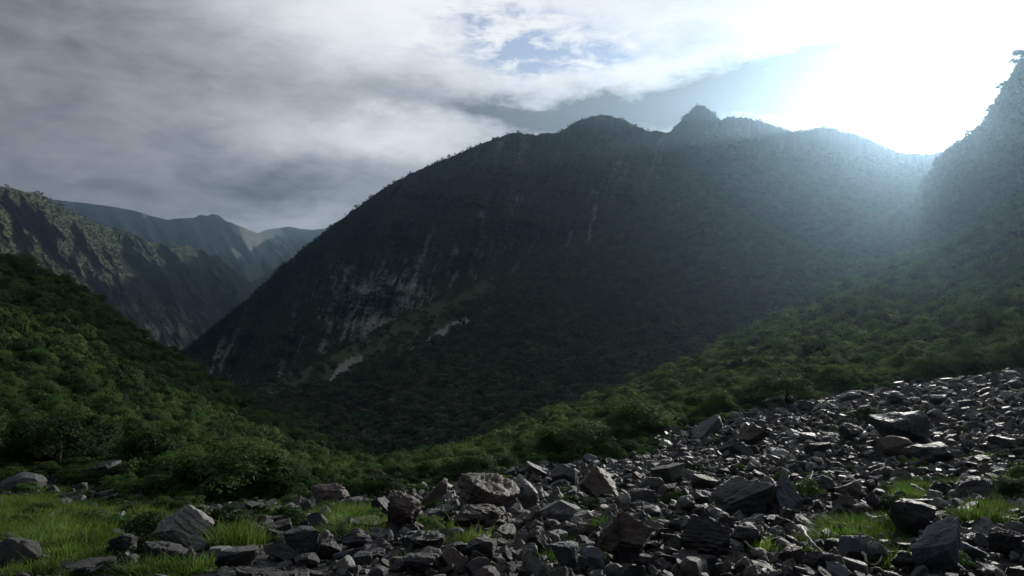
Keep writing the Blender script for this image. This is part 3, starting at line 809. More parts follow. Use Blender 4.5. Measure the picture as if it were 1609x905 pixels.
# ------------------------------------------------------------------ scatter (stuff) through geometry nodes
def scatter(name, sets, mat=None):
    """sets: list of (points, scales Nx3, rots Nx3, source objects); one object instances them all"""
    pts_ = np.concatenate([s[0] for s in sets]); scl = np.concatenate([s[1] for s in sets]); rot = np.concatenate([s[2] for s in sets])
    lod = np.concatenate([np.full(len(s[0]), i) for i, s in enumerate(sets)]).astype(np.int32)
    r = np.random.default_rng(len(pts_)); idx = np.concatenate([r.integers(0, len(s[3]), len(s[0])) for s in sets]).astype(np.int32)
    me = bpy.data.meshes.new(name); me.vertices.add(len(pts_)); me.vertices.foreach_set('co', pts_.astype(np.float32).ravel())
    for nm, arr in (('scl', scl), ('rot', rot)):
        a = me.attributes.new(nm, 'FLOAT_VECTOR', 'POINT'); a.data.foreach_set('vector', arr.astype(np.float32).ravel())
    for nm, arr in (('lod', lod), ('idx', idx)):
        a = me.attributes.new(nm, 'INT', 'POINT'); a.data.foreach_set('value', arr)
    me.update(); o = link(name, me)
    gnt = bpy.data.node_groups.new(name, 'GeometryNodeTree')
    gnt.interface.new_socket('Geometry', in_out='INPUT', socket_type='NodeSocketGeometry')
    gnt.interface.new_socket('Geometry', in_out='OUTPUT', socket_type='NodeSocketGeometry')
    N, L = gnt.nodes, gnt.links
    gi, go = N.new('NodeGroupInput'), N.new('NodeGroupOutput'); jo = N.new('GeometryNodeJoinGeometry')
    def named(nm, ty):
        a = N.new('GeometryNodeInputNamedAttribute'); a.data_type = ty; a.inputs[0].default_value = nm; return a.outputs[0]
    for i, s in enumerate(sets):
        ip = N.new('GeometryNodeInstanceOnPoints'); L.new(gi.outputs[0], ip.inputs['Points'])
        cmpn = N.new('FunctionNodeCompare'); cmpn.data_type = 'INT'; cmpn.operation = 'EQUAL'
        ai = [q for q in cmpn.inputs if q.type == 'INT']
        L.new(named('lod', 'INT'), ai[0]); ai[1].default_value = i
        L.new(cmpn.outputs[0], ip.inputs['Selection'])
        jj = N.new('GeometryNodeJoinGeometry')
        for src in s[3]:
            ob = N.new('GeometryNodeObjectInfo'); ob.transform_space = 'ORIGINAL'; ob.inputs['Object'].default_value = src; ob.inputs['As Instance'].default_value = True
            L.new(ob.outputs['Geometry'], jj.inputs[0])
        L.new(jj.outputs[0], ip.inputs['Instance']); ip.inputs['Pick Instance'].default_value = True
        L.new(named('idx', 'INT'), ip.inputs['Instance Index'])
        er = N.new('FunctionNodeEulerToRotation'); L.new(named('rot', 'FLOAT_VECTOR'), er.inputs[0]); L.new(er.outputs[0], ip.inputs['Rotation'])
        L.new(named('scl', 'FLOAT_VECTOR'), ip.inputs['Scale'])
        L.new(ip.outputs[0], jo.inputs[0])
    L.new(jo.outputs[0], go.inputs[0])
    md = o.modifiers.new('scatter', 'NODES'); md.node_group = gnt
    return o


def zrot(n_): return np.c_[rng.normal(0, .08, n_), rng.normal(0, .08, n_), rng.random(n_) * 6.28]


def sc3(s, a=.85, b=.35): return np.c_[s, s * (.85 + .3 * rng.random(len(s))), s * (a + b * rng.random(len(s)))]


nearsel = rest[dist[rest] < 90]; midsel = rest[dist[rest] >= 90]
o = scatter('shrubbery', [(pts[nearsel], sc3(sz[nearsel], .8, .5), zrot(len(nearsel)), [crown_of(q) for q in shrubs[:6]]),
                          (pts[midsel], sc3(sz[midsel], .8, .5), zrot(len(midsel)), [crown_of(q) for q in mids])])
tag(o, 'dense green shrubs clothing both near hillsides', 'shrubbery', kind='stuff')

# forest: bench, cliffs and ridge of the main mountain, the shoulder, the valley-side mountain
low_d = (1 - .9 * sstep(chute, .05, .5)) * (em.V >= 1.0) * (1 - mead * .88) * (1 - chute)
hi_d = (1 - .92 * gauss(em.PX, 1020, 150) * (em.V < .12)) * (em.V < 1.0) * (1 - np.clip(rock_w * 1.6, 0, 1)) * (.12 + .88 * sstep(fine_ribs(px, py), -.1, .45)) 
inview = (em.PX > -60) & (em.PX < 1700)
bp, bi, bj = em.sample(17000, rng, dens=low_d * inview); bs = 10.5 * (.5 + .9 * rng.random(len(bp)))
hp, _, _ = em.sample(62000, rng, dens=hi_d * inview); hs = 5.6 * (.5 + .9 * rng.random(len(hp)))
dp, _, _ = dm.sample(34000, rng, dens=(dm.PX < 1850) * 1.0); ds_ = 5.6 * (.5 + .8 * rng.random(len(dp)))
fdens = (1 - .9 * fr) * ((fm.PX > -60) & (fm.PX < 480))
fp, _, _ = fm.sample(34000, rng, dens=fdens); fs_ = 9 * (.5 + .8 * rng.random(len(fp)))
allp = [(bp, bs, 0), (hp, hs, 1), (dp, ds_, 1), (fp, fs_, 2)]
sets = []
big = [crown_of(q) for q in skyt[2:7]]; small = [crown_of(q) for q in skyt[-4:]]
for (p_, s_a, kd) in allp:
    p_ = p_.copy(); p_[:, 2] -= .22 * s_a
    sets.append((p_, sc3(s_a, .8, .4), zrot(len(p_)), big if kd == 0 else small))
o = scatter('forest', sets)
tag(o, 'dark forest covering the mountains', 'forest', kind='stuff')

# ------------------------------------------------------------------ rocks
def ico(sub):
    import bmesh
    bm = bmesh.new(); bmesh.ops.create_icosphere(bm, subdivisions=sub, radius=1.0)
    v = np.array([x.co[:] for x in bm.verts]); f = np.array([[q.index for q in x.verts] for x in bm.faces]); bm.free(); return v, f


ICO = {k: ico(k) for k in (2, 3, 4, 5, 6)}


def rock_mesh(name, seed, kind='block', sub=4, mat=None):
    r = np.random.default_rng(seed); v, f = ICO[sub]; v = v.copy()
    npl = {'block': 10, 'pyramid': 9, 'slab': 11, 'round': 26, 'heap': 16, 'shard': 8}[kind]
    nr = r.normal(size=(npl, 3)); nr /= np.linalg.norm(nr, axis=1, keepdims=True)
    off = .42 + .25 * r.random(npl)
    if kind == 'round': off = .72 + .2 * r.random(npl)
    if kind == 'pyramid':
        a = np.arange(4) * 1.57 + r.random() * 1.5 + r.normal(0, .25, 4)
        nr[:4] = np.c_[np.cos(a), np.sin(a), np.full(4, .62)]; nr[:4] /= np.linalg.norm(nr[:4], axis=1, keepdims=True); off[:4] = .28 + .08 * r.random(4)
    if kind == 'pyramid': nr[4:, 2] = -np.abs(nr[4:, 2]) * .8; nr[4:] /= np.linalg.norm(nr[4:], axis=1, keepdims=True)
    if kind in ('slab', 'shard'):
        tl = np.array([r.normal(0, .15), r.normal(0, .15), 1.0]); tl /= np.linalg.norm(tl); nr[0] = tl; off[0] = .2; nr[1] = -tl; off[1] = .2
    if kind == 'block':
        nr[0] = (r.normal(0, .2), r.normal(0, .2), 1); nr[0] /= np.linalg.norm(nr[0]); off[0] = .42
    for _ in range(2):
        for a, b_ in zip(nr, off):
            s = v @ a - b_; v = v - np.maximum(s, 0)[:, None] * a
    amp = {'round': .05, 'heap': .18}.get(kind, .10)
    lay = r.normal(size=3) * np.array([.5, .5, 1]); lay /= np.linalg.norm(lay)
    q = (v @ lay) * 7 + .8 * fbm3(v * 2.2 + seed, 2, seed); saw = q - np.floor(q)
    rad = v / np.maximum(np.linalg.norm(v, axis=1, keepdims=True), 1e-6)
    if sub >= 3:
        v = v + rad * (amp * fbm3(v * 3 + seed, 5, seed, .6))[:, None] + rad * ((saw - .5) * (.05 if kind != 'round' else .012))[:, None]
        if kind == 'heap':
            c = vn3(np.floor(v * 4) + .5, seed); v = v + rad * (c * .09)[:, None]
    mn, mx = v.min(0), v.max(0); v = (v - (mn + mx) / 2) / (mx - mn); v[:, 2] += .5
    return mesh_from(name, v, f, mat)


# x, base y, width px, height px, kind, material, tilt (deg), label
ROCKS = [
 (20, 780, 56, 25, 'round', 'grey', 0, 'rounded grey boulder half out of the picture where grass meets the left thicket'),
 (148, 764, 62, 30, 'slab', 'dark', 0, 'flat dark boulder tucked under the bushes on the left'),
 (182, 830, 24, 18, 'block', 'pale', 10, 'small pale stone sitting in the middle of the left grass'),
 (160, 822, 18, 12, 'block', 'dark', 0, 'little dark stone just left of the small pale stone in the grass'),
 (276, 868, 98, 60, 'pyramid', 'pale', 0, 'tall pale pyramid-shaped boulder with a cracked face'),
 (14, 906, 60, 46, 'round', 'grey', 0, 'big rounded grey boulder cut by the bottom left corner'),
 (54, 900, 28, 20, 'block', 'grey', 0, 'squat grey stone beside the bottom left corner boulder'),
 (202, 900, 20, 34, 'slab', 'pale', 60, 'pale upright slab leaning on the dark rocks below the pyramid boulder'),
 (182, 892, 42, 40, 'heap', 'dark', 0, 'dark broken boulder left of the pale upright slab'),
 (248, 896, 74, 34, 'heap', 'dark', 0, 'long dark boulder directly under the pyramid-shaped one'),
 (375, 898, 62, 30, 'block', 'grey', 8, 'broad grey block near the bottom between pyramid and split boulders'),
 (345, 900, 26, 20, 'block', 'dark', 0, 'dark stone left of the broad grey bottom block'),
 (330, 842, 24, 20, 'heap', 'dark', 0, 'dark jagged stone right of the pyramid boulder peak'),
 (309, 830, 16, 14, 'block', 'grey', 0, 'small grey stone just behind the right flank of the pyramid boulder'),
 (128, 906, 64, 13, 'slab', 'dark', 0, 'long dark slab along the bottom edge in the left grass'),
 (105, 790, 40, 10, 'slab', 'grey', 4, 'flat grey slab in the bare strip across the left grass'),
 (178, 795, 34, 9, 'slab', 'grey', -4, 'thin flat slab at the right end of the bare strip in the grass'),
 (60, 775, 22, 14, 'block', 'dark', 20, 'small dark tilted stone next to the rounded left edge boulder'),
 (395, 818, 34, 20, 'block', 'dark', 0, 'dark block at the shrub edge right of the large round bush'),
 (514, 805, 64, 32, 'heap', 'brown', 6, 'furrowed brown-grey boulder in front of the hollow shrubs'),
 (480, 816, 18, 22, 'block', 'dark', 0, 'upright dark block at the left foot of the furrowed boulder'),
 (516, 812, 24, 14, 'pyramid', 'grey', 0, 'small grey wedge leaning on the front of the furrowed boulder'),
 (414, 818, 30, 16, 'slab', 'grey', 5, 'layered grey slab left of the upright dark block'),
 (434, 833, 40, 16, 'slab', 'dark', -6, 'dark flat layered stone in the yellowish grass'),
 (437, 846, 44, 16, 'slab', 'brown', 8, 'pale brown slab below the dark flat layered stone'),
 (476, 884, 62, 42, 'block', 'dark', 12, 'dark half of the split boulder near the bottom'),
 (521, 872, 32, 38, 'slab', 'pale', 66, 'bright pale greenish slab standing on the split boulder'),
 (512, 884, 40, 24, 'block', 'dark', 0, 'dark block at the foot of the bright standing slab'),
 (440, 886, 52, 28, 'pyramid', 'grey', 0, 'low grey wedge left of the split boulder'),
 (482, 896, 32, 17, 'round', 'grey', 0, 'smooth grey stone below the split boulder'),
 (474, 852, 20, 26, 'heap', 'dark', 0, 'jagged dark stone poking up behind the split boulder'),
 (556, 870, 50, 24, 'heap', 'dark', 0, 'dark crumbling boulder right of the bright standing slab'),
 (590, 880, 44, 20, 'heap', 'dark', 0, 'low dark rubble boulder between split boulder and leaning slabs'),
 (592, 826, 46, 36, 'slab', 'dark', -40, 'dark slab leaning left beside the mossy formation'),
 (575, 842, 50, 20, 'slab', 'dark', 10, 'dark flat slab under the leaning one'),
 (640, 846, 62, 62, 'heap', 'brown', 15, 'mossy dark brown boulder forming the left half of the leaning formation'),
 (692, 812, 64, 46, 'slab', 'brown', 38, 'brown leaning slab with a pale upper edge'),
 (676, 838, 56, 26, 'heap', 'dark', 0, 'dark rock under the brown leaning slab'),
 (768, 812, 104, 56, 'block', 'brown', 4, 'largest central boulder, broad and dark brown'),
 (832, 806, 36, 44, 'block', 'pale', 12, 'pale striped block at the right end of the largest central boulder'),
 (752, 846, 86, 36, 'heap', 'brown', -6, 'long dark boulder in front of the largest central one'),
 (714, 856, 30, 18, 'round', 'grey', 0, 'small round brown-grey boulder above the bright green grass tuft'),
 (666, 880, 58, 30, 'heap', 'dark', 0, 'wide dark broken boulder left of the bright grass tuft'),
 (712, 888, 44, 22, 'heap', 'dark', 0, 'dark gravelly rock under the bright grass tuft'),
 (754, 892, 48, 32, 'block', 'dark', 0, 'dark block right below the bright grass tuft'),
 (786, 894, 15, 12, 'round', 'pale', 0, 'small white rounded stone at the bottom centre'),
 (658, 905, 46, 22, 'heap', 'dark', 0, 'dark rock cut by the bottom edge left of centre'),
 (600, 858, 34, 20, 'slab', 'grey', 15, 'small grey slab in the grass left of the mossy formation'),
 (836, 757, 36, 22, 'slab', 'grey', -35, 'thin grey slab leaning on the thicket corner'),
 (888, 766, 38, 26, 'round', 'grey', 0, 'pale round stone just below the thicket tip'),
 (942, 791, 58, 42, 'pyramid', 'brown', 0, 'dark brown pointed block on the lower scree'),
 (882, 829, 68, 33, 'round', 'grey', 0, 'pale grey lens-shaped boulder with a shadow beneath'),
 (915, 834, 27, 22, 'block', 'pale', 5, 'pale block touching the right end of the lens-shaped boulder'),
 (896, 842, 20, 13, 'round', 'grey', 0, 'small grey stone under the lens-shaped boulder'),
 (985, 806, 25, 24, 'block', 'pale', 15, 'small pale-edged block standing right of the pointed brown block'),
 (1055, 766, 54, 25, 'block', 'green', 4, 'greenish flat-topped boulder in the middle of the scree'),
 (1026, 781, 38, 22, 'round', 'dark', 0, 'dark rounded stone left below the greenish boulder'),
 (1052, 792, 28, 22, 'block', 'brown', 0, 'brown block under the greenish boulder'),
 (1114, 782, 38, 28, 'block', 'brown', 10, 'brown square boulder right of the greenish one'),
 (1182, 812, 92, 42, 'slab', 'dark', 14, 'wide black wedge boulder with a pale left tip'),
 (1078, 812, 27, 23, 'block', 'grey', 0, 'dark block with a pale flat top left of the black wedge'),
 (1012, 800, 44, 22, 'heap', 'grey', 0, 'jagged grey rock just right of the pale-edged block'),
 (1108, 806, 38, 24, 'block', 'dark', 0, 'dark block between pale-topped block and black wedge'),
 (996, 896, 96, 78, 'pyramid', 'brown', 12, 'huge brown wedge rising from the bottom edge right of centre'),
 (990, 898, 34, 26, 'block', 'dark', 0, 'smooth dark block at the foot of the huge brown wedge'),
 (888, 906, 44, 38, 'block', 'blue', 0, 'blue-black block on the bottom edge left of the huge wedge'),
 (930, 906, 38, 34, 'round', 'blue', 0, 'rounded slate boulder at the bottom beside the blue-black block'),
 (1114, 892, 84, 64, 'heap', 'dark', 0, 'massive dark boulder with rough face right of the huge wedge'),
 (1085, 850, 26, 26, 'round', 'green', 0, 'small greenish rounded boulder on top of the rough dark one'),
 (1176, 868, 52, 30, 'heap', 'dark', 0, 'dark low boulder right of the rough massive one'),
 (840, 842, 28, 17, 'round', 'brown', 0, 'small reddish brown stone left of the lens-shaped boulder'),
 (852, 882, 34, 40, 'heap', 'grey', 15, 'striped upright stone between centre grass and the slate boulder'),
 (1196, 888, 26, 16, 'round', 'brown', 0, 'small light brown stone right of centre at the bottom'),
 (1160, 723, 46, 25, 'pyramid', 'dark', 0, 'dark low wedge halfway up the scree'),
 (1192, 702, 46, 28, 'pyramid', 'brown', 10, 'dark triangular boulder high on the scree'),
 (1128, 690, 44, 28, 'slab', 'grey', 30, 'grey slanting slab at the top left of the scree'),
 (1246, 812, 54, 54, 'pyramid', 'blue', 0, 'blue-grey pointed boulder on the right scree'),
 (1212, 812, 44, 40, 'block', 'brown', 0, 'brown boulder leaning against the blue-grey pointed one'),
 (1448, 852, 74, 54, 'block', 'dark', 0, 'black overhanging boulder behind the fresh grass on the right'),
 (1502, 906, 92, 68, 'slab', 'blue', 8, 'big blue-grey slab boulder in the bottom right'),
 (1560, 854, 36, 24, 'slab', 'pale', 10, 'pale tan stone resting above the big blue-grey slab'),
 (1474, 798, 22, 20, 'block', 'pale', 0, 'bright white-topped stone above the black overhanging boulder'),
 (1381, 810, 26, 28, 'pyramid', 'dark', 0, 'small dark pyramid stone left of the black overhanging boulder'),
 (1334, 812, 34, 28, 'pyramid', 'brown', 0, 'brown triangular stone above the bright round grass tuft'),
 (1355, 892, 44, 36, 'round', 'blue', 0, 'bluish boulder at the bottom below the round grass tuft'),
 (1384, 893, 32, 28, 'round', 'grey', 0, 'round grey boulder beside the bluish bottom boulder'),
 (1545, 794, 62, 30, 'heap', 'dark', 6, 'dark boulder with a sunlit white rim near the right edge'),
 (1440, 706, 100, 46, 'block', 'dark', 6, 'largest dark boulder on the upper scree'),
 (1422, 724, 54, 28, 'round', 'brown', 0, 'rounded brown boulder just under the largest upper one'),
 (1478, 735, 60, 26, 'heap', 'dark', 0, 'rough dark boulder right below the largest upper one'),
 (1336, 668, 28, 14, 'slab', 'pale', 6, 'bright pale slab beside the lone olive bush'),
 (1346, 696, 38, 22, 'heap', 'dark', 0, 'dark rock under the bright pale slab'),
 (1480, 644, 24, 18, 'block', 'grey', 15, 'grey block near the top of the scree by the thicket'),
 (1340, 636, 28, 14, 'round', 'grey', 0, 'grey stone at the very top of the scree under the shrubs'),
 (1590, 600, 18, 13, 'block', 'pale', 0, 'pale stone highest in the thicket at the right picture edge'),
 (1600, 614, 20, 13, 'round', 'grey', 0, 'grey stone just below the highest pale one at the right edge'),
 (1586, 708, 38, 18, 'slab', 'pale', 8, 'pale slab near the right edge on the upper scree'),
 (1526, 644, 26, 12, 'slab', 'grey', 0, 'flat grey stone near the right end of the upper scree'),
 (1415, 640, 26, 18, 'round', 'dark', 0, 'dark round stone behind the largest upper boulder'),
 (1272, 700, 26, 14, 'block', 'pale', 0, 'pale chipped block left of the dark rock in the upper scree'),
 (1232, 728, 26, 14, 'slab', 'pale', 8, 'pale oval slab in the middle of the scree'),
 (1290, 722, 34, 20, 'block', 'dark', 0, 'dark block in the mid scree below the pale chipped block'),
 (1296, 780, 44, 24, 'heap', 'dark', 0, 'dark jagged rock right of the blue-grey pointed boulder'),
 (1400, 762, 40, 20, 'heap', 'dark', 0, 'dark stone between rounded brown boulder and right grass'),
 (1300, 905, 46, 26, 'heap', 'dark', 0, 'dark boulder on the bottom edge by the pale crooked branch'),
 (1246, 896, 40, 26, 'block', 'brown', 0, 'brown-black block on the bottom edge left of the crooked branch'),
 (1430, 900, 40, 22, 'heap', 'dark', 0, 'dark rock on the bottom edge left of the big blue-grey slab'),
 (1590, 880, 44, 34, 'heap', 'dark', 0, 'dark boulder at the bottom right corner'),
 (962, 668 + 30, 12, 12, 'block', 'green', 0, 'small square pale stone standing at the thicket edge'),
]
rocks = []; occupied = []
for k, (rx, ry, wd, ht, kind, mt, tilt, lab) in enumerate(ROCKS):
    x, y, z = hit(rx, ry - 2)
    kb = 1.0 if wd > 60 else 1.1; W_, H_ = kb * wd * y / F, kb * 1.05 * ht * y / F
    name = 'boulder' if W_ > 0.28 else 'stone'
    o = link(name, rock_mesh('boulder', 500 + k, kind, 6 if wd > 80 else 5 if wd > 30 else 4, M_rock[mt]))
    dep = W_ * (.75 + .3 * rng.random())
    t = R(tilt)
    # a tilted rock keeps its pictured outline: size its box so the rotated box fits
    c_, s_n = abs(math.cos(t)), abs(math.sin(t))
    if abs(tilt) > 25:
        L_ = max((W_ * c_ + H_ * s_n), .1); T_ = .38 * L_; o.scale = (L_, dep, T_)
        zc = z - .08 * H_
        o.rotation_euler = (0, -t, rng.uniform(-.15, .15)); o.location = (x - (.5 if t > 0 else -.5) * .3 * L_ * s_n, y + dep * .35, zc + .2 * L_ * s_n)
    else:
        o.scale = (W_, dep, H_ * 1.12); o.rotation_euler = (0, -t, 0); o.location = (x, y + dep * .4, z - .1 * H_)
    tag(o, lab, 'boulder' if name == 'boulder' else 'stone', 'boulders and stones of the rock field')
    rocks.append(o); occupied.append((x, y + dep * .4, W_ * .5))

# dead branches
def branch(label, pts_px, thick, name='dead_branch'):
    path = []
    for (bx, by, lift) in pts_px:
        x, y, z = hit(bx, by); path.append((x, y - .05, z + lift))
    # smooth the path a little with wobble
    P_ = []
    rr = random.Random(len(label))
    for a, b_ in zip(path[:-1], path[1:]):
        for q in range(4):
            f_ = q / 4; P_.append(tuple(a[i] + (b_[i] - a[i]) * f_ + rr.uniform(-.012, .012) for i in range(3)))
    P_.append(path[-1])
    c0 = Vector(P_[0]); P2 = [tuple(Vector(q) - c0) for q in P_]
    v, f_ = tube(P2, [thick * (1 - .75 * i / len(P2)) for i in range(len(P2))])
    o = link(name, mesh_from(name, v, f_, M_dead, True)); o.location = c0
    tag(o, label, 'branch', 'dead branches among the stones'); return o


branch('pale crooked branch on the dark rocks near the bottom right', [(1259, 850, .22), (1265, 862, .2), (1275, 872, .18), (1294, 880, .12)], .03)
branch('thin pale twig rising beside the bottom grass and bluish boulder', [(1352, 890, .2), (1362, 897, .1), (1378, 896, .1), (1384, 888, .18)], .022)
branch('bleached stick lying on top of the black overhanging boulder', [(1430, 790, .42), (1442, 794, .40), (1452, 797, .36)], .03)
branch('slim upright twig behind the blue-grey pointed boulder', [(1264, 772, .0), (1270, 764, .15), (1276, 754, .3)], .022)
branch('forked pale twig in the scree below the greenish boulder', [(984, 770, .05), (1006, 772, .15), (1014, 758, .25), (1020, 768, .05)], .026)
branch('long pale stick on the rubble right of the massive rough boulder', [(1146, 855, .15), (1165, 862, .15), (1188, 874, .1)], .03)
branch('thin brown stick in the gravel right of the pale lens-shaped boulder', [(914, 816, .1), (932, 810, .12), (950, 811, .1)], .022)
branch('bent bare branch under the large round bush', [(300, 802, .05), (318, 797, .25), (328, 793, .35)], .03)

# random individuals, then the uncountable rest
PROTO_K = ['block', 'pyramid', 'slab', 'round', 'block', 'heap', 'slab', 'shard']
PROTO = []; PROTO_M = []
for i_ in range(16):
    mt = ['dark', 'dark', 'grey', 'brown', 'grey', 'dark', 'pale', 'green', 'blue', 'dark', 'brown', 'grey', 'dark', 'brown', 'grey', 'pale'][i_]
    PROTO_M.append(mt); PROTO.append(rock_mesh('stone', 900 + i_, PROTO_K[i_ % 8], 4, M_rock[mt]))


def rock_density(x, y, z):
    a, b_ = proj(x, y, z)
    g_ = np.clip(grass_mask(x, y, z), 0, 1)
    left = sstep(a, 380, 900)
    d = (.45 + .55 * left) * (1 - .66 * sstep(g_, .35, .9))
    return d * (1 - .0 * b_)


def ground_points(n_, r, ymin=5, ymax=70, power=1.0):
    y = ymin + (ymax - ymin) * r.random(n_) ** power
    a = -80 + 1780 * r.random(n_); x = (a - CX) / F * y
    return x, y, ground_z(x, y)


fpx = [q[0] for q in FOOT]; fd_ = [q[2] for q in FOOT]
r2 = np.random.default_rng(22)
x, y, z = ground_points(9000, r2, 7.5, 68, 1.1)
a, b_ = proj(x, y, z)
lim = np.interp(a, fpx, fd_) - 1.5 + 6 * fbm2(x / 6, y / 6, 3, 500)
kp = (r2.random(len(x)) < rock_density(x, y, z) * .42) & (y < lim + 1.5) & (b_ < 915) & (a > -20) & (a < 1630)
x, y, z, a, b_, lim = [q[kp] for q in (x, y, z, a, b_, lim)]
size = .24 * (r2.pareto(2.2, len(x)) + 1); size = np.minimum(size, 1.1)
size *= np.interp(y, [8, 30, 65], [.8, 1.15, 1.5]); size = np.minimum(size, 29 * y / F * (.6 + .8 * r2.random(len(x))))
order = np.argsort(-(size / y))
cnt = 0; used = set()


REF = [((20, 780), 'rounded left-edge boulder'), ((148, 764), 'flat bush-side boulder'), ((276, 858), 'pyramid-shaped boulder'), ((375, 898), 'broad grey bottom block'), ((514, 805), 'furrowed boulder'), ((521, 872), 'bright standing slab'),
       ((434, 833), 'flat layered stone'), ((650, 830), 'mossy leaning formation'), ((780, 812), 'largest central boulder'), ((730, 857), 'bright strip of grass'), ((882, 829), 'lens-shaped boulder'), ((942, 785), 'pointed brown block'),
       ((888, 762), 'round thicket-tip stone'), ((1055, 766), 'greenish flat-topped boulder'), ((1182, 802), 'black wedge boulder'), ((996, 880), 'huge brown wedge'), ((1114, 880), 'massive rough boulder'), ((1192, 702), 'dark triangular boulder'),
       ((1246, 800), 'blue-grey pointed boulder'), ((1448, 840), 'black overhanging boulder'), ((1502, 890), 'big blue-grey slab'), ((1330, 850), 'round bright grass tuft'), ((1545, 790), 'white-rimmed boulder'), ((1440, 706), 'largest upper boulder'),
       ((1372, 668), 'lone olive bush'), ((1128, 685), 'slanting grey slab'), ((1275, 865), 'crooked pale branch'), ((1590, 600), 'pale right-edge stone'), ((1586, 708), 'pale right-edge slab'), ((590, 880), 'low rubble boulder')]


def rock_zone(a_, b__, ap, pi):
    q = min(REF, key=lambda c: (c[0][0] - a_) ** 2 + 2.5 * (c[0][1] - b__) ** 2)
    dx, dy = a_ - q[0][0], (b__ - q[0][1]) * 1.6; dd = math.hypot(dx, dy)
    side_ = ('right of' if dx > 0 else 'left of') if abs(dx) > abs(dy) * 1.6 else (('below' if dy > 0 else 'above') if abs(dy) > abs(dx) * 1.6 else (('lower right of' if dx > 0 else 'lower left of') if dy > 0 else ('upper right of' if dx > 0 else 'upper left of')))
    far_ = 'close ' if dd < 30 else ('' if dd < 65 else 'well ')
    colw = {'dark': 'dark', 'grey': 'grey', 'brown': 'brownish', 'pale': 'pale', 'green': 'greenish', 'blue': 'bluish'}[PROTO_M[pi]]
    shp = {'block': 'blocky', 'pyramid': 'pointed', 'slab': 'flat', 'round': 'rounded', 'heap': 'craggy', 'shard': 'jagged'}[PROTO_K[pi % 8]]
    szw = 'large' if ap > 30 else ('mid-sized' if ap > 20 else 'small')
    return ((f'{szw} {colw} {shp}', f'{far_}{side_} {q[1]}'), 'loose rocks of the rock field')


indiv = []; ritems = []
for k in order:
    if cnt >= 190: break
    if any((x[k] - q[0]) ** 2 + (y[k] - q[1]) ** 2 < (q[2] * .9 + size[k] * .4) ** 2 for q in occupied): continue
    pi_ = int(r2.integers(0, 16)) if r2.random() > .25 else int(r2.choice([0, 1, 5, 9])); o = link('rock', PROTO[pi_])
    s = size[k]; o.location = (x[k], y[k], z[k] - .12 * s); o.scale = (s, s * r2.uniform(.7, 1.1), s * r2.uniform(.4, .8))
    o.rotation_euler = (r2.normal(0, .25), r2.normal(0, .25), r2.random() * 6.28)
    lab, grp = rock_zone(a[k], b_[k], size[k] * F / y[k], pi_); tag(o, 'rock', 'rock', grp); ritems.append((o, lab, a[k])); occupied.append((x[k], y[k], s * .5)); used.add(int(k)); cnt += 1
    indiv.append(o)
single_out(ritems, 'rock')
src = []
for i_ in range(16):
    c_ = [q for q in indiv if q.data == PROTO[i_]]
    if c_: src.append(c_[0])
restk = np.array([k for k in range(len(x)) if k not in used])
def tilt3(n_, t=.35): return np.c_[r2.normal(0, t, n_), r2.normal(0, t, n_), r2.random(n_) * 6.28]


S1 = (np.c_[x[restk], y[restk], z[restk] - .1 * size[restk]], np.c_[size[restk], size[restk] * .85, size[restk] * (.4 + .4 * r2.random(len(restk)))], tilt3(len(restk)), src)
x, y, z = ground_points(400000, r2, 7, 68, .7)
a, b_ = proj(x, y, z); lim = np.interp(a, fpx, fd_) - 1.5 + 6 * fbm2(x / 6, y / 6, 3, 500)
patch = .55 + .75 * fbm2(x / 2.2, y / 2.2, 3, 410)
kp = (r2.random(len(x)) < rock_density(x, y, z) * np.clip(patch, .1, 1)) & (y < lim + 2) & (b_ < 930)
x, y, z = x[kp], y[kp], z[kp]
sm = .045 * (r2.pareto(1.9, len(x)) + 1); sm = np.minimum(sm, .4) * np.interp(y, [8, 30, 65], [.85, 1.25, 1.8])
S2 = (np.c_[x, y, z - .05 * sm], np.c_[sm, sm * .8, sm * (.35 + .5 * r2.random(len(x)))], tilt3(len(x), .5), src)
print('stones', len(restk), len(x))
o = scatter('scree', [S1, S2]); tag(o, 'dark broken stones and rubble covering the slope', 'scree', kind='stuff')

# ------------------------------------------------------------------ grass
def tuft_mesh(name, seed, nb=150, spread=.16, h=.30, wd=.006):
    r = np.random.default_rng(seed); V_, F_ = [], []
    base = r.normal(0, spread * .5, (nb, 2)); ang_ = r.random(nb) * 6.28
    lean = .15 + .75 * r.random(nb); hh_ = h * (.5 + .6 * r.random(nb))
    for i in range(nb):
        d = np.array([math.cos(ang_[i]), math.sin(ang_[i])]) * .6 + base[i] / spread * .6; sd = np.array([-d[1], d[0]]) / max(np.linalg.norm(d), 1e-3) * wd
        o0 = len(V_); L_ = lean[i] * hh_[i]
        for q, wq in ((0, 1), (.4, .9), (.75, .6), (1.0, .12)):
            c_ = base[i] + d * L_ * q ** 1.8; zz = hh_[i] * (q - .28 * q ** 3 * lean[i])
            V_.append((*(c_ - sd * wq), zz)); V_.append((*(c_ + sd * wq), zz))
        for q in range(3): F_.append((o0 + 2 * q, o0 + 2 * q + 1, o0 + 2 * q + 3, o0 + 2 * q + 2))
    return mesh_from(name, V_, F_, M_grass)


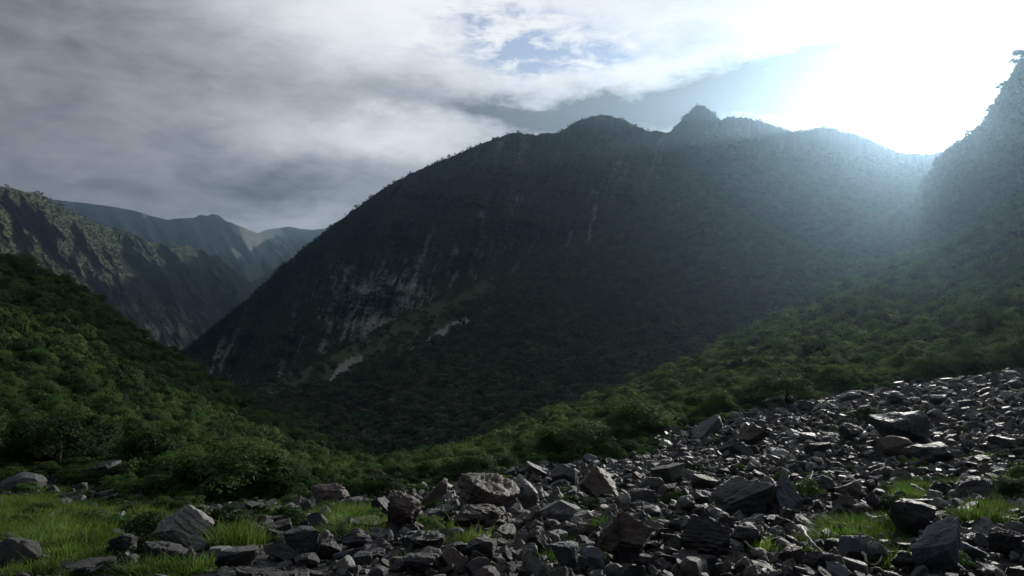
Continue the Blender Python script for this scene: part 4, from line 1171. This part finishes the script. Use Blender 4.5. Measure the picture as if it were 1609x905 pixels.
TUFTS = [tuft_mesh('grass_tuft', 700 + i, 170, .17 + .02 * i, .26 + .02 * i) for i in range(6)]
TUFT_AT = [(1330, 856, 2.3, 'bright round grass tuft at the foot of the brown triangular stone'), (1372, 858, 2.0, 'tall dark green grass tuft between the round tuft and the black boulder'), (1396, 850, 2.1, 'grass tuft leaning against the left side of the black overhanging boulder'),
           (1438, 786, 1.6, 'yellowish grass tuft behind the bleached stick'), (1552, 822, 1.8, 'fresh grass tuft above the big blue-grey slab'), (952, 834, 1.3, 'small grass tuft in the gravel right of the lens-shaped boulder'), (946, 884, 1.3, 'small bright tuft touching the huge brown wedge'),
           (864, 886, 1.2, 'small tuft at the foot of the striped upright stone'), (1198, 866, 1.4, 'bright tuft right of the low dark boulder'), (905, 795, 1.5, 'light green tuft between the round stone and the pointed brown block'), (1590, 800, 2.0, 'tall grass tuft at the right picture edge'),
           (368, 856, 1.6, 'bright grass tuft right of the pyramid-shaped boulder')]
tobj = []
for k, (tx, ty, s, lab) in enumerate(TUFT_AT):
    x, y, z = hit(tx, ty); o = link('grass_tuft', TUFTS[k % 6]); o.location = (x, y, z - .02); o.scale = (s * .8, s * .8, s * .62); o.rotation_euler = (0, 0, k)
    tobj.append(tag(o, lab, 'grass tuft', 'grass tufts among the stones'))
x, y, z = ground_points(90000, r2, 6.5, 60, .75); a, b_ = proj(x, y, z); lim = np.interp(a, fpx, fd_)
gm_ = grass_mask(x, y, z)
kp = (r2.random(len(x)) < sstep(gm_, .35, 1.0)) & (y < lim + 2) & (b_ < 930)
x, y, z, gm_ = x[kp], y[kp], z[kp], gm_[kp]
gs = (.35 + .6 * r2.random(len(x))) * np.clip(gm_ + .2, .6, 1.2)
print('tufts', len(x))
o = scatter('grass', [(np.c_[x, y, z - .01], np.c_[gs * 1.1, gs * 1.1, gs * .75], np.c_[r2.normal(0, .12, len(x)), r2.normal(0, .12, len(x)), r2.random(len(x)) * 6.28], tobj[:6])])
tag(o, 'short green grass growing between the stones', 'grass', kind='stuff')

x, y, z = ground_points(16000, r2, 9, 66, .8); a, b_ = proj(x, y, z); lim = np.interp(a, fpx, fd_)
gm_ = grass_mask(x, y, z); edge = sstep(y - (lim - 1.5 + 6 * fbm2(x / 6, y / 6, 3, 500)), -4, 1)
kp = (r2.random(len(x)) < np.maximum(.09 * sstep(gm_, .25, .7) + .07 * sstep(gm_, .12, .35), .75 * edge)) & (y < lim + 2) & (b_ < 925)
x, y, z, edge = x[kp], y[kp], z[kp], edge[kp]; us = (.28 + .5 * r2.random(len(x)) ** 2) * (1 + .9 * edge)
print('undergrowth', len(x))
o = scatter('undergrowth', [(np.c_[x, y, z - .04], np.c_[us, us, us * (.5 + .4 * r2.random(len(x)))], zrot(len(x)), [crown_of(q) for q in mids])])
tag(o, 'low leafy plants between grass and stones', 'undergrowth', kind='stuff')

# ------------------------------------------------------------------ haze
hm_, th, oh = material('haze_air')
pv = th.node('ShaderNodeVolumePrincipled'); pv.inputs['Color'].default_value = (0.50, 0.76, 1.0, 1)
pv.inputs['Density'].default_value = HAZE_DENSITY; pv.inputs['Anisotropy'].default_value = HAZE_G
th.l.new(pv.outputs[0], oh.inputs['Volume'])
X0, X1, Y0, Y1, Z0, Z1 = -20000, 20000, -20000, 20000, -740, 770
v = [(a, b, c) for c in (Z0, Z1) for b in (Y0, Y1) for a in (X0, X1)]
f = [(0, 2, 3, 1), (4, 5, 7, 6), (0, 1, 5, 4), (2, 6, 7, 3), (0, 4, 6, 2), (1, 3, 7, 5)]
o = link('haze', mesh_from('haze', v, f, hm_)); tag(o, kind='stuff', label='thin blue haze filling the valley air', cat='haze')
